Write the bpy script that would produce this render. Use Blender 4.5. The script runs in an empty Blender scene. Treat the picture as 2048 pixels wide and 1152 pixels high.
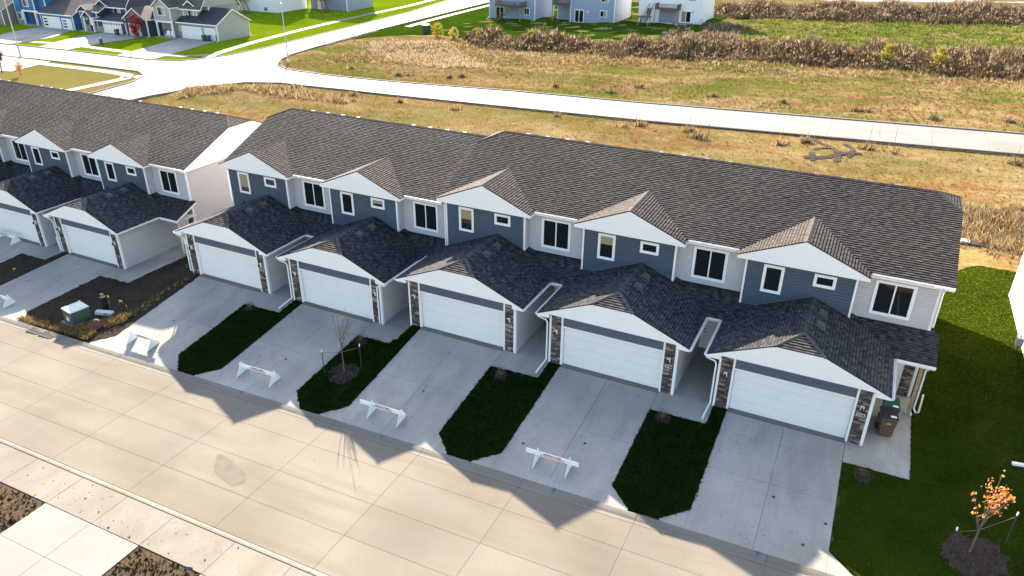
import bpy, bmesh, math, random
import numpy as np
from mathutils import Vector, Matrix, geometry

# ------------------------------------------------------------------ camera, world, sun, exposure
scn = bpy.context.scene
COL = scn.collection
random.seed(7)
RNG = np.random.default_rng(11)

CAM_LOC = (3.0532, -28.5166, 19.8368)
cam = bpy.data.cameras.new('camera')
cam.sensor_width = 36.0
cam.lens = 1472.6957 * 36.0 / 2048.0
cam.clip_start = 0.5
cam.clip_end = 2000.0
cam_ob = bpy.data.objects.new('camera', cam)
COL.objects.link(cam_ob)
cam_ob.matrix_world = (Matrix.Translation(CAM_LOC) @ Matrix.Rotation(0.4529887, 4, 'Z')
                       @ Matrix.Rotation(1.0973946, 4, 'X') @ Matrix.Rotation(0.0079998, 4, 'Z'))
scn.camera = cam_ob

SUN_TO = Vector((-1.31, 1.70, 1.0)).normalized()      # direction towards the sun
SUN_EL = math.asin(SUN_TO.z)
SUN_AZ = math.atan2(SUN_TO.x, SUN_TO.y)               # clockwise from +Y
world = bpy.data.worlds.new('World')
scn.world = world
world.use_nodes = True
wn = world.node_tree
wn.nodes.clear()
w_out = wn.nodes.new('ShaderNodeOutputWorld')
w_bg = wn.nodes.new('ShaderNodeBackground')
w_sky = wn.nodes.new('ShaderNodeTexSky')
w_sky.sky_type = 'NISHITA'
w_sky.sun_disc = False
w_sky.sun_elevation = SUN_EL
w_sky.sun_rotation = SUN_AZ
w_sky.air_density = 1.0
w_sky.dust_density = 1.6
w_sky.ozone_density = 0.5
w_bg.inputs['Strength'].default_value = 0.10
wn.links.new(w_sky.outputs[0], w_bg.inputs[0])
wn.links.new(w_bg.outputs[0], w_out.inputs[0])

sun = bpy.data.lights.new('sun', 'SUN')
sun.energy = 5.0
sun.angle = math.radians(0.55)
sun.color = (1.0, 0.87, 0.70)
sun_ob = bpy.data.objects.new('sun', sun)
COL.objects.link(sun_ob)
sun_ob.rotation_euler = (-SUN_TO).to_track_quat('-Z', 'Y').to_euler()

scn.view_settings.view_transform = 'Standard'
scn.view_settings.look = 'None'
scn.view_settings.gamma = 1.0
scn.view_settings.use_curve_mapping = False
scn.view_settings.exposure = 2.3
scn.render.engine = 'CYCLES'
scn.cycles.max_bounces = 6
scn.cycles.diffuse_bounces = 3
scn.cycles.glossy_bounces = 3
scn.cycles.transmission_bounces = 3

# ------------------------------------------------------------------ materials
def new_mat(name):
    m = bpy.data.materials.new(name)
    m.use_nodes = True
    nt = m.node_tree
    bsdf = nt.nodes['Principled BSDF']
    return m, nt, bsdf

def N(nt, kind, **kw):
    n = nt.nodes.new(kind)
    for k, v in kw.items():
        setattr(n, k, v)
    return n

def noise(nt, scale, detail=4.0, rough=0.55, vec=None, dist=0.0):
    n = N(nt, 'ShaderNodeTexNoise')
    n.inputs['Scale'].default_value = scale
    n.inputs['Detail'].default_value = detail
    n.inputs['Roughness'].default_value = rough
    n.inputs['Distortion'].default_value = dist
    if vec is not None:
        nt.links.new(vec, n.inputs['Vector'])
    return n.outputs['Fac']

def ramp(nt, fac, stops):
    r = N(nt, 'ShaderNodeValToRGB')
    el = r.color_ramp.elements
    while len(el) > 1:
        el.remove(el[-1])
    el[0].position = stops[0][0]
    el[0].color = (*stops[0][1], 1)
    for p, c in stops[1:]:
        e = el.new(p)
        e.color = (*c, 1)
    nt.links.new(fac, r.inputs[0])
    return r.outputs['Color']

def mixc(nt, fac, a, b, mode='MIX'):
    m = N(nt, 'ShaderNodeMix', data_type='RGBA', blend_type=mode)
    for key, v in (('Factor', fac), ('A', a), ('B', b)):
        s = [i for i in m.inputs if i.name == key and (i.type == 'VALUE' if key == 'Factor' else i.type == 'RGBA')][0]
        if isinstance(v, (int, float)):
            s.default_value = v
        elif isinstance(v, tuple):
            s.default_value = (*v, 1)
        else:
            nt.links.new(v, s)
    return [o for o in m.outputs if o.type == 'RGBA'][0]

def math_n(nt, op, a, b=None, clamp=False):
    m = N(nt, 'ShaderNodeMath', operation=op, use_clamp=clamp)
    for i, v in enumerate((a, b)):
        if v is None:
            continue
        if isinstance(v, (int, float)):
            m.inputs[i].default_value = v
        else:
            nt.links.new(v, m.inputs[i])
    return m.outputs[0]

def pos(nt, scale=(1, 1, 1), rot=0.0):
    g = N(nt, 'ShaderNodeNewGeometry')
    mp = N(nt, 'ShaderNodeMapping')
    mp.inputs['Scale'].default_value = scale
    mp.inputs['Rotation'].default_value = (0, 0, rot)
    nt.links.new(g.outputs['Position'], mp.inputs['Vector'])
    return mp.outputs[0]

def bump(nt, bsdf, h, strength, dist=0.02):
    b = N(nt, 'ShaderNodeBump')
    b.inputs['Strength'].default_value = strength
    b.inputs['Distance'].default_value = dist
    nt.links.new(h, b.inputs['Height'])
    nt.links.new(b.outputs[0], bsdf.inputs['Normal'])

def plain(name, c, rough=0.6, var=0.06, scale=3.0, spec=0.4, bstr=0.0, metal=0.0):
    m, nt, b = new_mat(name)
    p = pos(nt)
    f = noise(nt, scale, 5, 0.6, p)
    lo = tuple(x * (1 - var) for x in c)
    hi = tuple(min(1, x * (1 + var)) for x in c)
    nt.links.new(ramp(nt, f, [(0.3, lo), (0.7, hi)]), b.inputs['Base Color'])
    b.inputs['Roughness'].default_value = rough
    b.inputs['Specular IOR Level'].default_value = spec
    b.inputs['Metallic'].default_value = metal
    if bstr:
        bump(nt, b, noise(nt, 40, 4, 0.6, p), bstr)
    return m

def concrete(name, base, dirt, streak=(0.12, 0.9, 1), rot=0.0, specks=0.62, rough=0.85, var=0.14, amount=0.8):
    """broom-finished concrete: broad tone, directional stains, small dark specks, tone per slab"""
    m, nt, b = new_mat(name)
    p = pos(nt)
    oi = N(nt, 'ShaderNodeObjectInfo')
    big = noise(nt, 0.22, 3, 0.5, p)
    st = noise(nt, 1.0, 6, 0.65, pos(nt, streak, rot), 0.4)
    fine = noise(nt, 9.0, 5, 0.7, p)
    c = ramp(nt, big, [(0.3, tuple(x * (1 - var) for x in base)), (0.7, tuple(min(0.9, x * (1 + var)) for x in base))])
    sf = math_n(nt, 'MULTIPLY', math_n(nt, 'SUBTRACT', st, 0.45, True), 2.2 * amount, True)
    c = mixc(nt, sf, c, dirt)
    ff = math_n(nt, 'MULTIPLY', math_n(nt, 'SUBTRACT', fine, 0.5, True), 0.9, True)
    c = mixc(nt, ff, c, tuple(x * 0.72 for x in base))
    sp = noise(nt, 4.2, 2, 0.9, p, 1.5)
    spf = math_n(nt, 'MULTIPLY', math_n(nt, 'GREATER_THAN', sp, specks), 0.35)
    c = mixc(nt, spf, c, tuple(x * 0.35 for x in base))
    tone = math_n(nt, 'ADD', math_n(nt, 'MULTIPLY', oi.outputs['Random'], 0.07), 0.965)
    tv = N(nt, 'ShaderNodeCombineColor')
    for i in range(3):
        nt.links.new(tone, tv.inputs[i])
    c = mixc(nt, 1.0, c, tv.outputs[0], 'MULTIPLY')
    nt.links.new(c, b.inputs['Base Color'])
    b.inputs['Roughness'].default_value = rough
    b.inputs['Specular IOR Level'].default_value = 0.08
    bump(nt, b, noise(nt, 60, 3, 0.6, pos(nt, (1, 0.15, 1), rot)), 0.12, 0.01)
    return m

def vcol_mat(name, rough=0.9, transl=0.0, spec=0.2, gain=1.0, nscale=0, nvar=0.3):
    """base colour from the piece's own colour attribute"""
    m, nt, b = new_mat(name)
    a = N(nt, 'ShaderNodeAttribute', attribute_name='col')
    c = a.outputs['Color']
    if nscale:
        f = noise(nt, nscale, 4, 0.7, pos(nt))
        c = mixc(nt, 1.0, c, ramp(nt, f, [(0.25, (1 - nvar,) * 3), (0.75, (1 + nvar,) * 3)]), 'MULTIPLY')
    nt.links.new(c, b.inputs['Base Color'])
    b.inputs['Roughness'].default_value = rough
    b.inputs['Specular IOR Level'].default_value = spec
    if transl:
        t = N(nt, 'ShaderNodeBsdfTranslucent')
        nt.links.new(c, t.inputs['Color'])
        mx = N(nt, 'ShaderNodeMixShader')
        mx.inputs[0].default_value = transl
        nt.links.new(b.outputs[0], mx.inputs[1])
        nt.links.new(t.outputs[0], mx.inputs[2])
        nt.links.new(mx.outputs[0], nt.nodes['Material Output'].inputs[0])
    return m

M = {}
M['street'] = concrete('street_concrete', (0.172, 0.153, 0.127), (0.126, 0.103, 0.076), (0.10, 0.75, 1), 0.03, 0.69, amount=1.0)
M['drive'] = concrete('driveway_concrete', (0.335, 0.315, 0.285), (0.215, 0.195, 0.17), (0.9, 0.25, 1), 0.1, 0.63, amount=1.0, var=0.20)
M['pale'] = concrete('pale_new_concrete', (0.225, 0.213, 0.198), (0.185, 0.16, 0.135), (0.4, 0.3, 1), 0.5, 0.70, amount=0.4)
M['apron'] = concrete('muddy_approach_concrete', (0.195, 0.18, 0.158), (0.145, 0.11, 0.076), (0.5, 0.3, 1), 0.7, 0.64, amount=0.9)
M['curb'] = concrete('curb_concrete', (0.175, 0.16, 0.14), (0.11, 0.097, 0.08), (0.2, 1.5, 1), 0.0, 0.66)
M['far_road'] = concrete('far_road_concrete', (0.20, 0.19, 0.178), (0.175, 0.163, 0.148), (0.5, 0.1, 1), 0.0, 0.78, amount=0.35, rough=0.7)
M['joint'] = plain('joint_filler', (0.10, 0.085, 0.07), 0.95, 0.2)
M['white'] = plain('white_paint', (0.84, 0.81, 0.765), 0.55, 0.02, 0.8)
M['white_vinyl'] = plain('white_vinyl', (0.82, 0.80, 0.77), 0.4, 0.02, 1.0)
M['door_white'] = plain('garage_door_white', (0.78, 0.755, 0.715), 0.45, 0.03, 0.7)
M['dark_siding'] = plain('dark_slate_siding', (0.058, 0.082, 0.113), 0.55, 0.10, 0.9, 0.35)
M['header'] = plain('slate_header', (0.088, 0.108, 0.132), 0.55, 0.08, 0.9, 0.35)
M['light_siding'] = plain('pale_grey_siding', (0.495, 0.47, 0.468), 0.6, 0.04, 0.8, 0.3)
M['white_siding'] = plain('white_lap_siding', (0.80, 0.79, 0.77), 0.6, 0.02, 0.8, 0.3)
M['black'] = plain('black_metal', (0.012, 0.012, 0.013), 0.4, 0.1)
M['steel'] = plain('galvanised_steel', (0.42, 0.43, 0.44), 0.45, 0.08, 2, 0.5, 0, 0.5)
M['timber'] = plain('treated_timber', (0.36, 0.27, 0.14), 0.8, 0.25, 6)
M['deck'] = plain('brown_deck_timber', (0.16, 0.095, 0.06), 0.8, 0.25, 4)
M['transformer'] = plain('transformer_green', (0.055, 0.085, 0.065), 0.5, 0.12, 3)
M['tlid'] = plain('transformer_lid', (0.36, 0.42, 0.40), 0.4, 0.1, 3)
M['bin_green'] = plain('bin_green', (0.012, 0.085, 0.055), 0.4, 0.1)
M['bin_brown'] = plain('bin_brown', (0.12, 0.066, 0.038), 0.5, 0.1)
M['bin_black'] = plain('bin_black', (0.012, 0.013, 0.016), 0.45, 0.1)
M['red_print'] = plain('red_print', (0.50, 0.06, 0.045), 0.7, 0.1)
M['maroon_print'] = plain('maroon_print', (0.22, 0.035, 0.04), 0.7, 0.1)
M['black_print'] = plain('black_print', (0.02, 0.02, 0.02), 0.7, 0.1)
M['yellow'] = plain('yellow_marker', (0.75, 0.62, 0.02), 0.6, 0.1)
M['number_plate'] = plain('number_plate', (0.48, 0.44, 0.38), 0.6)
M['blue_paint'] = plain('blue_marking_paint', (0.022, 0.085, 0.20), 0.8, 0.2, 12)
M['orange'] = plain('orange_plastic', (0.7, 0.16, 0.03), 0.5, 0.1)
M['iron'] = plain('cast_iron', (0.05, 0.045, 0.042), 0.7, 0.3, 8)
M['mulch'] = plain('mulch', (0.046, 0.033, 0.028), 0.95, 0.5, 18, 0.1, 0.8)
M['bark'] = plain('bark', (0.13, 0.10, 0.075), 0.9, 0.3, 10)
M['twig'] = plain('dry_twig', (0.16, 0.11, 0.08), 0.9, 0.3, 10)
M['beige'] = plain('beige_siding', (0.36, 0.345, 0.305), 0.6, 0.05)
M['beige_dark'] = plain('taupe_siding', (0.27, 0.26, 0.235), 0.6, 0.05)
M['navy'] = plain('navy_siding', (0.036, 0.05, 0.085), 0.55, 0.1)
M['blue'] = plain('blue_siding', (0.035, 0.125, 0.30), 0.55, 0.08)
M['bluegrey'] = plain('blue_grey_siding', (0.26, 0.31, 0.40), 0.6, 0.05)
M['grey_siding'] = plain('grey_siding', (0.27, 0.29, 0.33), 0.6, 0.05)
M['taupe'] = plain('warm_taupe_siding', (0.20, 0.185, 0.16), 0.6, 0.05)
M['tan_stone'] = plain('tan_stone', (0.30, 0.25, 0.20), 0.8, 0.35, 5)
M['gravel'] = plain('pale_gravel', (0.42, 0.40, 0.37), 0.95, 0.3, 20)

def glass_mat():
    m, nt, b = new_mat('window_glass')
    b.inputs['Base Color'].default_value = (0.012, 0.014, 0.016, 1)
    b.inputs['Roughness'].default_value = 0.03
    b.inputs['Specular IOR Level'].default_value = 0.5
    return m
M['glass'] = glass_mat()
def tan_pane_mat():
    m, nt, b = new_mat('tan_glossy_pane')
    b.inputs['Base Color'].default_value = (0.30, 0.24, 0.13, 1)
    b.inputs['Roughness'].default_value = 0.12
    return m
M['tan_pane'] = tan_pane_mat()  # plain tan glossy surface in place of dark glass

def shingle_mat(name, rough=0.88, spec=0.05):
    m, nt, b = new_mat(name)
    a = N(nt, 'ShaderNodeAttribute', attribute_name='col')
    p = pos(nt)
    g = noise(nt, 55, 3, 0.8, p)
    w = noise(nt, 0.35, 3, 0.6, p)
    c = mixc(nt, 1.0, a.outputs['Color'], ramp(nt, g, [(0.3, (0.72,) * 3), (0.7, (1.3,) * 3)]), 'MULTIPLY')
    c = mixc(nt, 1.0, c, ramp(nt, w, [(0.3, (0.88,) * 3), (0.7, (1.12,) * 3)]), 'MULTIPLY')
    oi = N(nt, 'ShaderNodeObjectInfo')
    c = mixc(nt, 1.0, c, ramp(nt, oi.outputs['Random'], [(0.0, (0.90, 0.89, 0.89)), (1.0, (1.10, 1.10, 1.09))]), 'MULTIPLY')
    nt.links.new(c, b.inputs['Base Color'])
    b.inputs['Roughness'].default_value = rough
    b.inputs['Specular IOR Level'].default_value = spec
    bump(nt, b, g, 0.25, 0.01)
    return m
M['shingle'] = shingle_mat('asphalt_shingle')
M['felt'] = plain('roof_felt', (0.03, 0.029, 0.03), 0.9, 0.1)
M['stone'] = vcol_mat('ledge_stone', 0.85, 0, 0.3, nscale=22, nvar=0.35)
M['blades'] = vcol_mat('grass_blades', 0.9, 0.8, 0.0)
M['leaves'] = vcol_mat('leaves', 0.7, 0.5, 0.2)
M['weeds'] = vcol_mat('dry_weeds', 0.9, 0.35, 0.0)
M['brush'] = vcol_mat('tall_brush', 0.95, 0.10, 0.0)

def to_diffuse(m):
    nt = m.node_tree
    b = nt.nodes['Principled BSDF']
    d = N(nt, 'ShaderNodeBsdfDiffuse')
    d.inputs['Roughness'].default_value = 0.6
    for k, t in (('Base Color', 'Color'), ('Normal', 'Normal')):
        if b.inputs[k].links:
            nt.links.new(b.inputs[k].links[0].from_socket, d.inputs[t])
    nt.links.new(d.outputs[0], nt.nodes['Material Output'].inputs[0])
    return m

def lawn_mat(name, a, bcol, dry, scale=0.6, dryf=0.55):
    m, nt, b = new_mat(name)
    p = pos(nt)
    f = noise(nt, scale, 6, 0.7, p)
    d = noise(nt, scale * 0.6, 4, 0.7, pos(nt, (1, 1, 1), 1.0), 0.6)
    fine = noise(nt, 18, 4, 0.75, p)
    c = ramp(nt, f, [(0.3, a), (0.7, bcol)])
    df = math_n(nt, 'MULTIPLY', math_n(nt, 'SUBTRACT', d, dryf, True), 4.0, True)
    c = mixc(nt, df, c, dry)
    c = mixc(nt, 1.0, c, ramp(nt, fine, [(0.25, (0.55,) * 3), (0.75, (1.45,) * 3)]), 'MULTIPLY')
    nt.links.new(c, b.inputs['Base Color'])
    b.inputs['Roughness'].default_value = 1.0
    b.inputs['Specular IOR Level'].default_value = 0.0
    bump(nt, b, fine, 0.4, 0.02)
    return to_diffuse(m)
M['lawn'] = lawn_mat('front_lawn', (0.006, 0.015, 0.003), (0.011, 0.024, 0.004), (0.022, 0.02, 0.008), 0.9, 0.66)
M['side_lawn'] = lawn_mat('side_lawn', (0.013, 0.025, 0.003), (0.030, 0.044, 0.004), (0.07, 0.06, 0.018), 0.55, 0.60)
M['far_lawn'] = lawn_mat('far_green_lawn', (0.115, 0.180, 0.006), (0.185, 0.245, 0.008), (0.23, 0.236, 0.03), 0.12, 0.62)
M['tan_lawn'] = lawn_mat('tan_lawn', (0.189, 0.176, 0.034), (0.257, 0.182, 0.068), (0.284, 0.182, 0.074), 0.12, 0.55)
M['shade_lawn'] = lawn_mat('shaded_backyard_lawn', (0.026, 0.058, 0.005), (0.05, 0.088, 0.006), (0.10, 0.10, 0.02), 0.12, 0.66)  # backyard green darkened, the houses' shade put into the colour

def mud_mat(name, c0, c1, sc=2.0):
    m, nt, b = new_mat(name)
    p = pos(nt)
    f = noise(nt, sc, 8, 0.72, p, 0.5)
    h = noise(nt, 7.0, 8, 0.75, p, 0.3)
    c = ramp(nt, f, [(0.28, c0), (0.72, c1)])
    c = mixc(nt, 1.0, c, ramp(nt, h, [(0.25, (0.5,) * 3), (0.75, (1.4,) * 3)]), 'MULTIPLY')
    nt.links.new(c, b.inputs['Base Color'])
    b.inputs['Roughness'].default_value = 0.95
    b.inputs['Specular IOR Level'].default_value = 0.1
    bump(nt, b, h, 1.0, 0.10)
    return m
M['mud'] = mud_mat('dark_topsoil', (0.019, 0.014, 0.010), (0.042, 0.031, 0.022))
M['brown_mud'] = mud_mat('brown_topsoil', (0.050, 0.033, 0.019), (0.105, 0.072, 0.042))
M['track_mud'] = mud_mat('track_mud', (0.022, 0.017, 0.012), (0.048, 0.037, 0.027))

def field_mat():
    m, nt, b = new_mat('rough_field')
    p = pos(nt)
    ps = pos(nt, (0.35, 1.6, 1), -0.06)
    big = noise(nt, 0.055, 5, 0.6, p, 0.8)
    band = noise(nt, 0.16, 5, 0.62, ps, 0.6)
    med = noise(nt, 0.6, 6, 0.7, p, 0.5)
    fine = noise(nt, 4.0, 6, 0.78, p)
    straw = (0.33, 0.225, 0.10)
    orange = (0.27, 0.145, 0.055)
    green = (0.140, 0.150, 0.028)
    dirt = (0.20, 0.155, 0.115)
    c = ramp(nt, math_n(nt, 'ADD', math_n(nt, 'MULTIPLY', med, 0.5), math_n(nt, 'MULTIPLY', noise(nt, 0.1, 5, 0.65, pos(nt, (0.5, 1.5, 1), 0.05), 0.8), 0.5)), [(0.43, orange), (0.53, straw), (0.61, (0.40, 0.28, 0.135))])
    g = math_n(nt, 'MULTIPLY', math_n(nt, 'SUBTRACT', math_n(nt, 'ADD', math_n(nt, 'MULTIPLY', big, 0.6), math_n(nt, 'MULTIPLY', band, 0.5)), 0.50, True), 9.0, True)
    # farther from the buildings the meadow is greener
    gy = N(nt, 'ShaderNodeNewGeometry')
    sx = N(nt, 'ShaderNodeSeparateXYZ')
    nt.links.new(gy.outputs['Position'], sx.inputs[0])
    far = math_n(nt, 'MULTIPLY', math_n(nt, 'SUBTRACT', sx.outputs['Y'], 62.0, True), 0.03, True)
    near = N(nt, 'ShaderNodeMapRange')
    near.inputs['From Min'].default_value = 50
    near.inputs['From Max'].default_value = 74
    near.inputs['To Min'].default_value = 0.55
    near.inputs['To Max'].default_value = 1.0
    nt.links.new(sx.outputs['Y'], near.inputs['Value'])
    g = math_n(nt, 'MULTIPLY', g, near.outputs[0], True)
    c = mixc(nt, g, c, green)
    d = noise(nt, 0.12, 6, 0.68, pos(nt, (0.5, 1.3, 1), 0.4), 1.0)
    df = math_n(nt, 'MULTIPLY', math_n(nt, 'SUBTRACT', d, 0.60, True), 9.0, True)
    c = mixc(nt, math_n(nt, 'MULTIPLY', df, 0.75), c, dirt)
    c = mixc(nt, 1.0, c, ramp(nt, fine, [(0.25, (0.48,) * 3), (0.5, (0.95,) * 3), (0.75, (1.45,) * 3)]), 'MULTIPLY')
    nt.links.new(c, b.inputs['Base Color'])
    b.inputs['Roughness'].default_value = 0.95
    b.inputs['Specular IOR Level'].default_value = 0.1
    bump(nt, b, math_n(nt, 'ADD', math_n(nt, 'MULTIPLY', med, 1.5), fine), 0.5, 0.08)
    return to_diffuse(m)
M['field'] = field_mat()

# ------------------------------------------------------------------ mesh helpers
class MB:
    def __init__(self):
        self.v, self.f, self.c = [], [], []
    def face(self, pts, col=None):
        n = len(self.v)
        self.v.extend([tuple(p) for p in pts])
        self.f.append(tuple(range(n, n + len(pts))))
        self.c.append(col)
    def box(self, x0, x1, y0, y1, z0, z1, col=None):
        n = len(self.v)
        self.v.extend([(x0, y0, z0), (x1, y0, z0), (x1, y1, z0), (x0, y1, z0),
                       (x0, y0, z1), (x1, y0, z1), (x1, y1, z1), (x0, y1, z1)])
        for q in ((0, 3, 2, 1), (4, 5, 6, 7), (0, 1, 5, 4), (1, 2, 6, 5), (2, 3, 7, 6), (3, 0, 4, 7)):
            self.f.append(tuple(n + i for i in q))
            self.c.append(col)
    def hexa(self, b, t, col=None):
        """b, t: 4 bottom and 4 top points"""
        n = len(self.v)
        self.v.extend([tuple(p) for p in b] + [tuple(p) for p in t])
        for q in ((0, 3, 2, 1), (4, 5, 6, 7), (0, 1, 5, 4), (1, 2, 6, 5), (2, 3, 7, 6), (3, 0, 4, 7)):
            self.f.append(tuple(n + i for i in q))
            self.c.append(col)
    def prism(self, pts, d, col=None):
        """closed prism: polygon pts extruded by vector d"""
        n, k = len(self.v), len(pts)
        d = Vector(d)
        self.v.extend([tuple(p) for p in pts] + [tuple(Vector(p) + d) for p in pts])
        self.f.append(tuple(range(n, n + k)))
        self.f.append(tuple(range(n + 2 * k - 1, n + k - 1, -1)))
        self.c += [col, col]
        for i in range(k):
            j = (i + 1) % k
            self.f.append((n + i, n + k + i, n + k + j, n + j))
            self.c.append(col)
    def tube(self, pts, r, n=6, r1=None, col=None):
        pts = [Vector(p) for p in pts]
        r1 = r if r1 is None else r1
        rings = []
        for i, p in enumerate(pts):
            a = pts[max(0, i - 1)]
            b = pts[min(len(pts) - 1, i + 1)]
            t = (b - a).normalized()
            u = t.cross(Vector((0.31, 0.17, 0.93)))
            if u.length < 1e-3:
                u = t.cross(Vector((1, 0, 0)))
            u.normalize()
            w = t.cross(u)
            rr = r + (r1 - r) * i / max(1, len(pts) - 1)
            base = len(self.v)
            for k in range(n):
                ang = 2 * math.pi * k / n
                self.v.append(tuple(p + (u * math.cos(ang) + w * math.sin(ang)) * rr))
            rings.append(base)
        for a, b in zip(rings[:-1], rings[1:]):
            for k in range(n):
                l = (k + 1) % n
                self.f.append((a + k, a + l, b + l, b + k))
                self.c.append(col)
        self.f.append(tuple(rings[0] + k for k in range(n - 1, -1, -1)))
        self.f.append(tuple(rings[-1] + k for k in range(n)))
        self.c += [col, col]
    def disc(self, c, r, n=14, z=None, h=0.0, jitter=0.0, col=None):
        pts = []
        for k in range(n):
            a = 2 * math.pi * k / n
            rr = r * (1 + random.uniform(-jitter, jitter))
            pts.append((c[0] + rr * math.cos(a), c[1] + rr * math.sin(a), c[2]))
        if h:
            self.prism(pts, (0, 0, h), col)
        else:
            self.face(pts, col)
    def mesh(self, name, mat, smooth=False):
        me = bpy.data.meshes.new(name)
        me.from_pydata(self.v, [], self.f)
        me.materials.append(mat)
        if any(c is not None for c in self.c):
            at = me.color_attributes.new('col', 'FLOAT_COLOR', 'CORNER')
            arr = np.ones((len(me.loops), 4), np.float32)
            i = 0
            for f, c in zip(self.f, self.c):
                arr[i:i + len(f), :3] = c if c is not None else (0.5, 0.5, 0.5)
                i += len(f)
            at.data.foreach_set('color', arr.ravel())
        bm = bmesh.new()
        bm.from_mesh(me)
        bmesh.ops.recalc_face_normals(bm, faces=bm.faces)
        bm.to_mesh(me)
        bm.free()
        if smooth:
            me.polygons.foreach_set('use_smooth', [True] * len(me.polygons))
        return me
    def build(self, name, mat, parent=None, smooth=False, raw=False):
        return put(name, self.mesh(name, mat, smooth), parent)

def put(name, me, parent=None, loc=None, kind=None):
    o = bpy.data.objects.new(name, me)
    COL.objects.link(o)
    if parent is not None:
        o.parent = parent
    if loc is not None:
        o.location = loc
    if kind:
        o['kind'] = kind
    return o

def thing(name, label, cat, loc=(0, 0, 0), rz=0.0, group=None):
    o = bpy.data.objects.new(name, None)
    o.empty_display_size = 0.3
    COL.objects.link(o)
    o.location = loc
    o.rotation_euler = (0, 0, rz)
    tag(o, label, cat, group)
    return o

def tag(o, label, cat, group=None):
    o['label'] = label
    o['category'] = cat
    if group:
        o['group'] = group
    return o

def struct(o):
    o['kind'] = 'structure'
    return o

def stuff(o):
    o['kind'] = 'stuff'
    return o

KIDS = {}
def copy_tree(o, parent=None):
    c = o.copy()
    COL.objects.link(c)
    if parent is not None:
        c.parent = parent
    for ch in list(o.children):
        copy_tree(ch, c)
    return c

def text_mesh(name, txt, size, mat):
    cu = bpy.data.curves.new(name, 'FONT')
    cu.body = txt
    cu.size = size
    cu.align_x = 'CENTER'
    cu.align_y = 'CENTER'
    cu.extrude = 0.002
    cu.offset = 0.004
    cu.resolution_u = 2
    tmp = bpy.data.objects.new(name, cu)
    COL.objects.link(tmp)
    dg = bpy.context.evaluated_depsgraph_get()
    me = bpy.data.meshes.new_from_object(tmp.evaluated_get(dg))
    bpy.data.objects.remove(tmp)
    bpy.data.curves.remove(cu)
    me.materials.clear()
    me.materials.append(mat)
    return me

# ------------------------------------------------------------------ ground heights
def sm(a, b, x):
    t = min(1.0, max(0.0, (x - a) / (b - a)))
    return t * t * (3 - 2 * t)

def S(x):
    x = max(-75.0, min(30.0, x))
    s = -0.45 + 0.034 * (x - 3)
    if x < -55:
        t = (-55 - x) / 20.0
        s = -0.45 + 0.034 * (-58) - 0.034 * 20 * (t - t * t / 2)
    return s

def G(x):
    if x > -17.0:
        g = 0.0
    elif x > -17.15:
        g = -0.45 * (-17.0 - x) / 0.15
    elif x > -33.3:
        g = -0.45
    else:
        g = -0.45 - 1.18 * sm(0, 1, (-33.3 - x) / 4.3)
    if x < -62:
        g += (x + 62) * 0.034 if x > -75 else -13 * 0.034
    if x > 7.6:
        g = 1.2 * sm(0, 1, (x - 7.6) / 4.6)
    return g

YC = -7.45
def H(x, y):
    s = S(x)
    if y <= YC:
        return s
    if y < 0:
        return s + (G(x) - s) * (y - YC) / (-YC)
    if y < 17:
        return G(x)
    t = sm(17, 30, y)
    return G(x) * (1 - t) + s * t

def fbm(x, y):
    return (math.sin(x * 0.31 + 1.3 * math.sin(y * 0.17)) + math.sin(y * 0.43 + 1.1 * math.sin(x * 0.23 + 2)) +
            0.5 * math.sin(x * 0.9 + y * 0.7) + 0.4 * math.sin(1.7 * y - 1.1 * x))

def terrain_z(x, y):
    z = H(x, y)
    if -78 < x < 40 and y < 16.5:
        z -= 0.14 * (1 - sm(14.5, 16.5, y))
    if 18 < y < 51 and x > -84:
        z += 0.11 * fbm(x, y) * sm(18, 22, y) * (1 - sm(47, 50, y))
    if 63 < y < 250 and x > -86:
        z += 0.13 * fbm(x, y) * sm(63, 66, y) * sm(-86, -80, x)
    return z

def axis_pts(segs):
    out = []
    for a, b, st in segs:
        n = max(1, int(round((b - a) / st)))
        out += [a + (b - a) * i / n for i in range(n)]
    out.append(segs[-1][1])
    return out

gx = axis_pts([(-900, -240, 60), (-240, -100, 10), (-100, -40, 1.5), (-40, -33.3, 0.7), (-33.3, -17.15, 1.5),
               (-17.15, -17.0, 0.15), (-17.0, 7.6, 1.2), (7.6, 13, 0.6), (13, 60, 1.5), (60, 300, 20), (300, 900, 100)])
gy = axis_pts([(-400, -60, 40), (-60, -20, 5), (-20, 14, 1.2), (14, 31, 0.8), (31, 110, 1.5), (110, 240, 5), (240, 1200, 80)])
vv = [(x, y, terrain_z(x, y)) for y in gy for x in gx]
nx = len(gx)
ff = [(j * nx + i, j * nx + i + 1, (j + 1) * nx + i + 1, (j + 1) * nx + i) for j in range(len(gy) - 1) for i in range(nx - 1)]
gme = bpy.data.meshes.new('ground')
gme.from_pydata(vv, [], ff)
gme.materials.append(M['field'])
gme.polygons.foreach_set('use_smooth', [True] * len(gme.polygons))
ground = struct(put('ground', gme))

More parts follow.
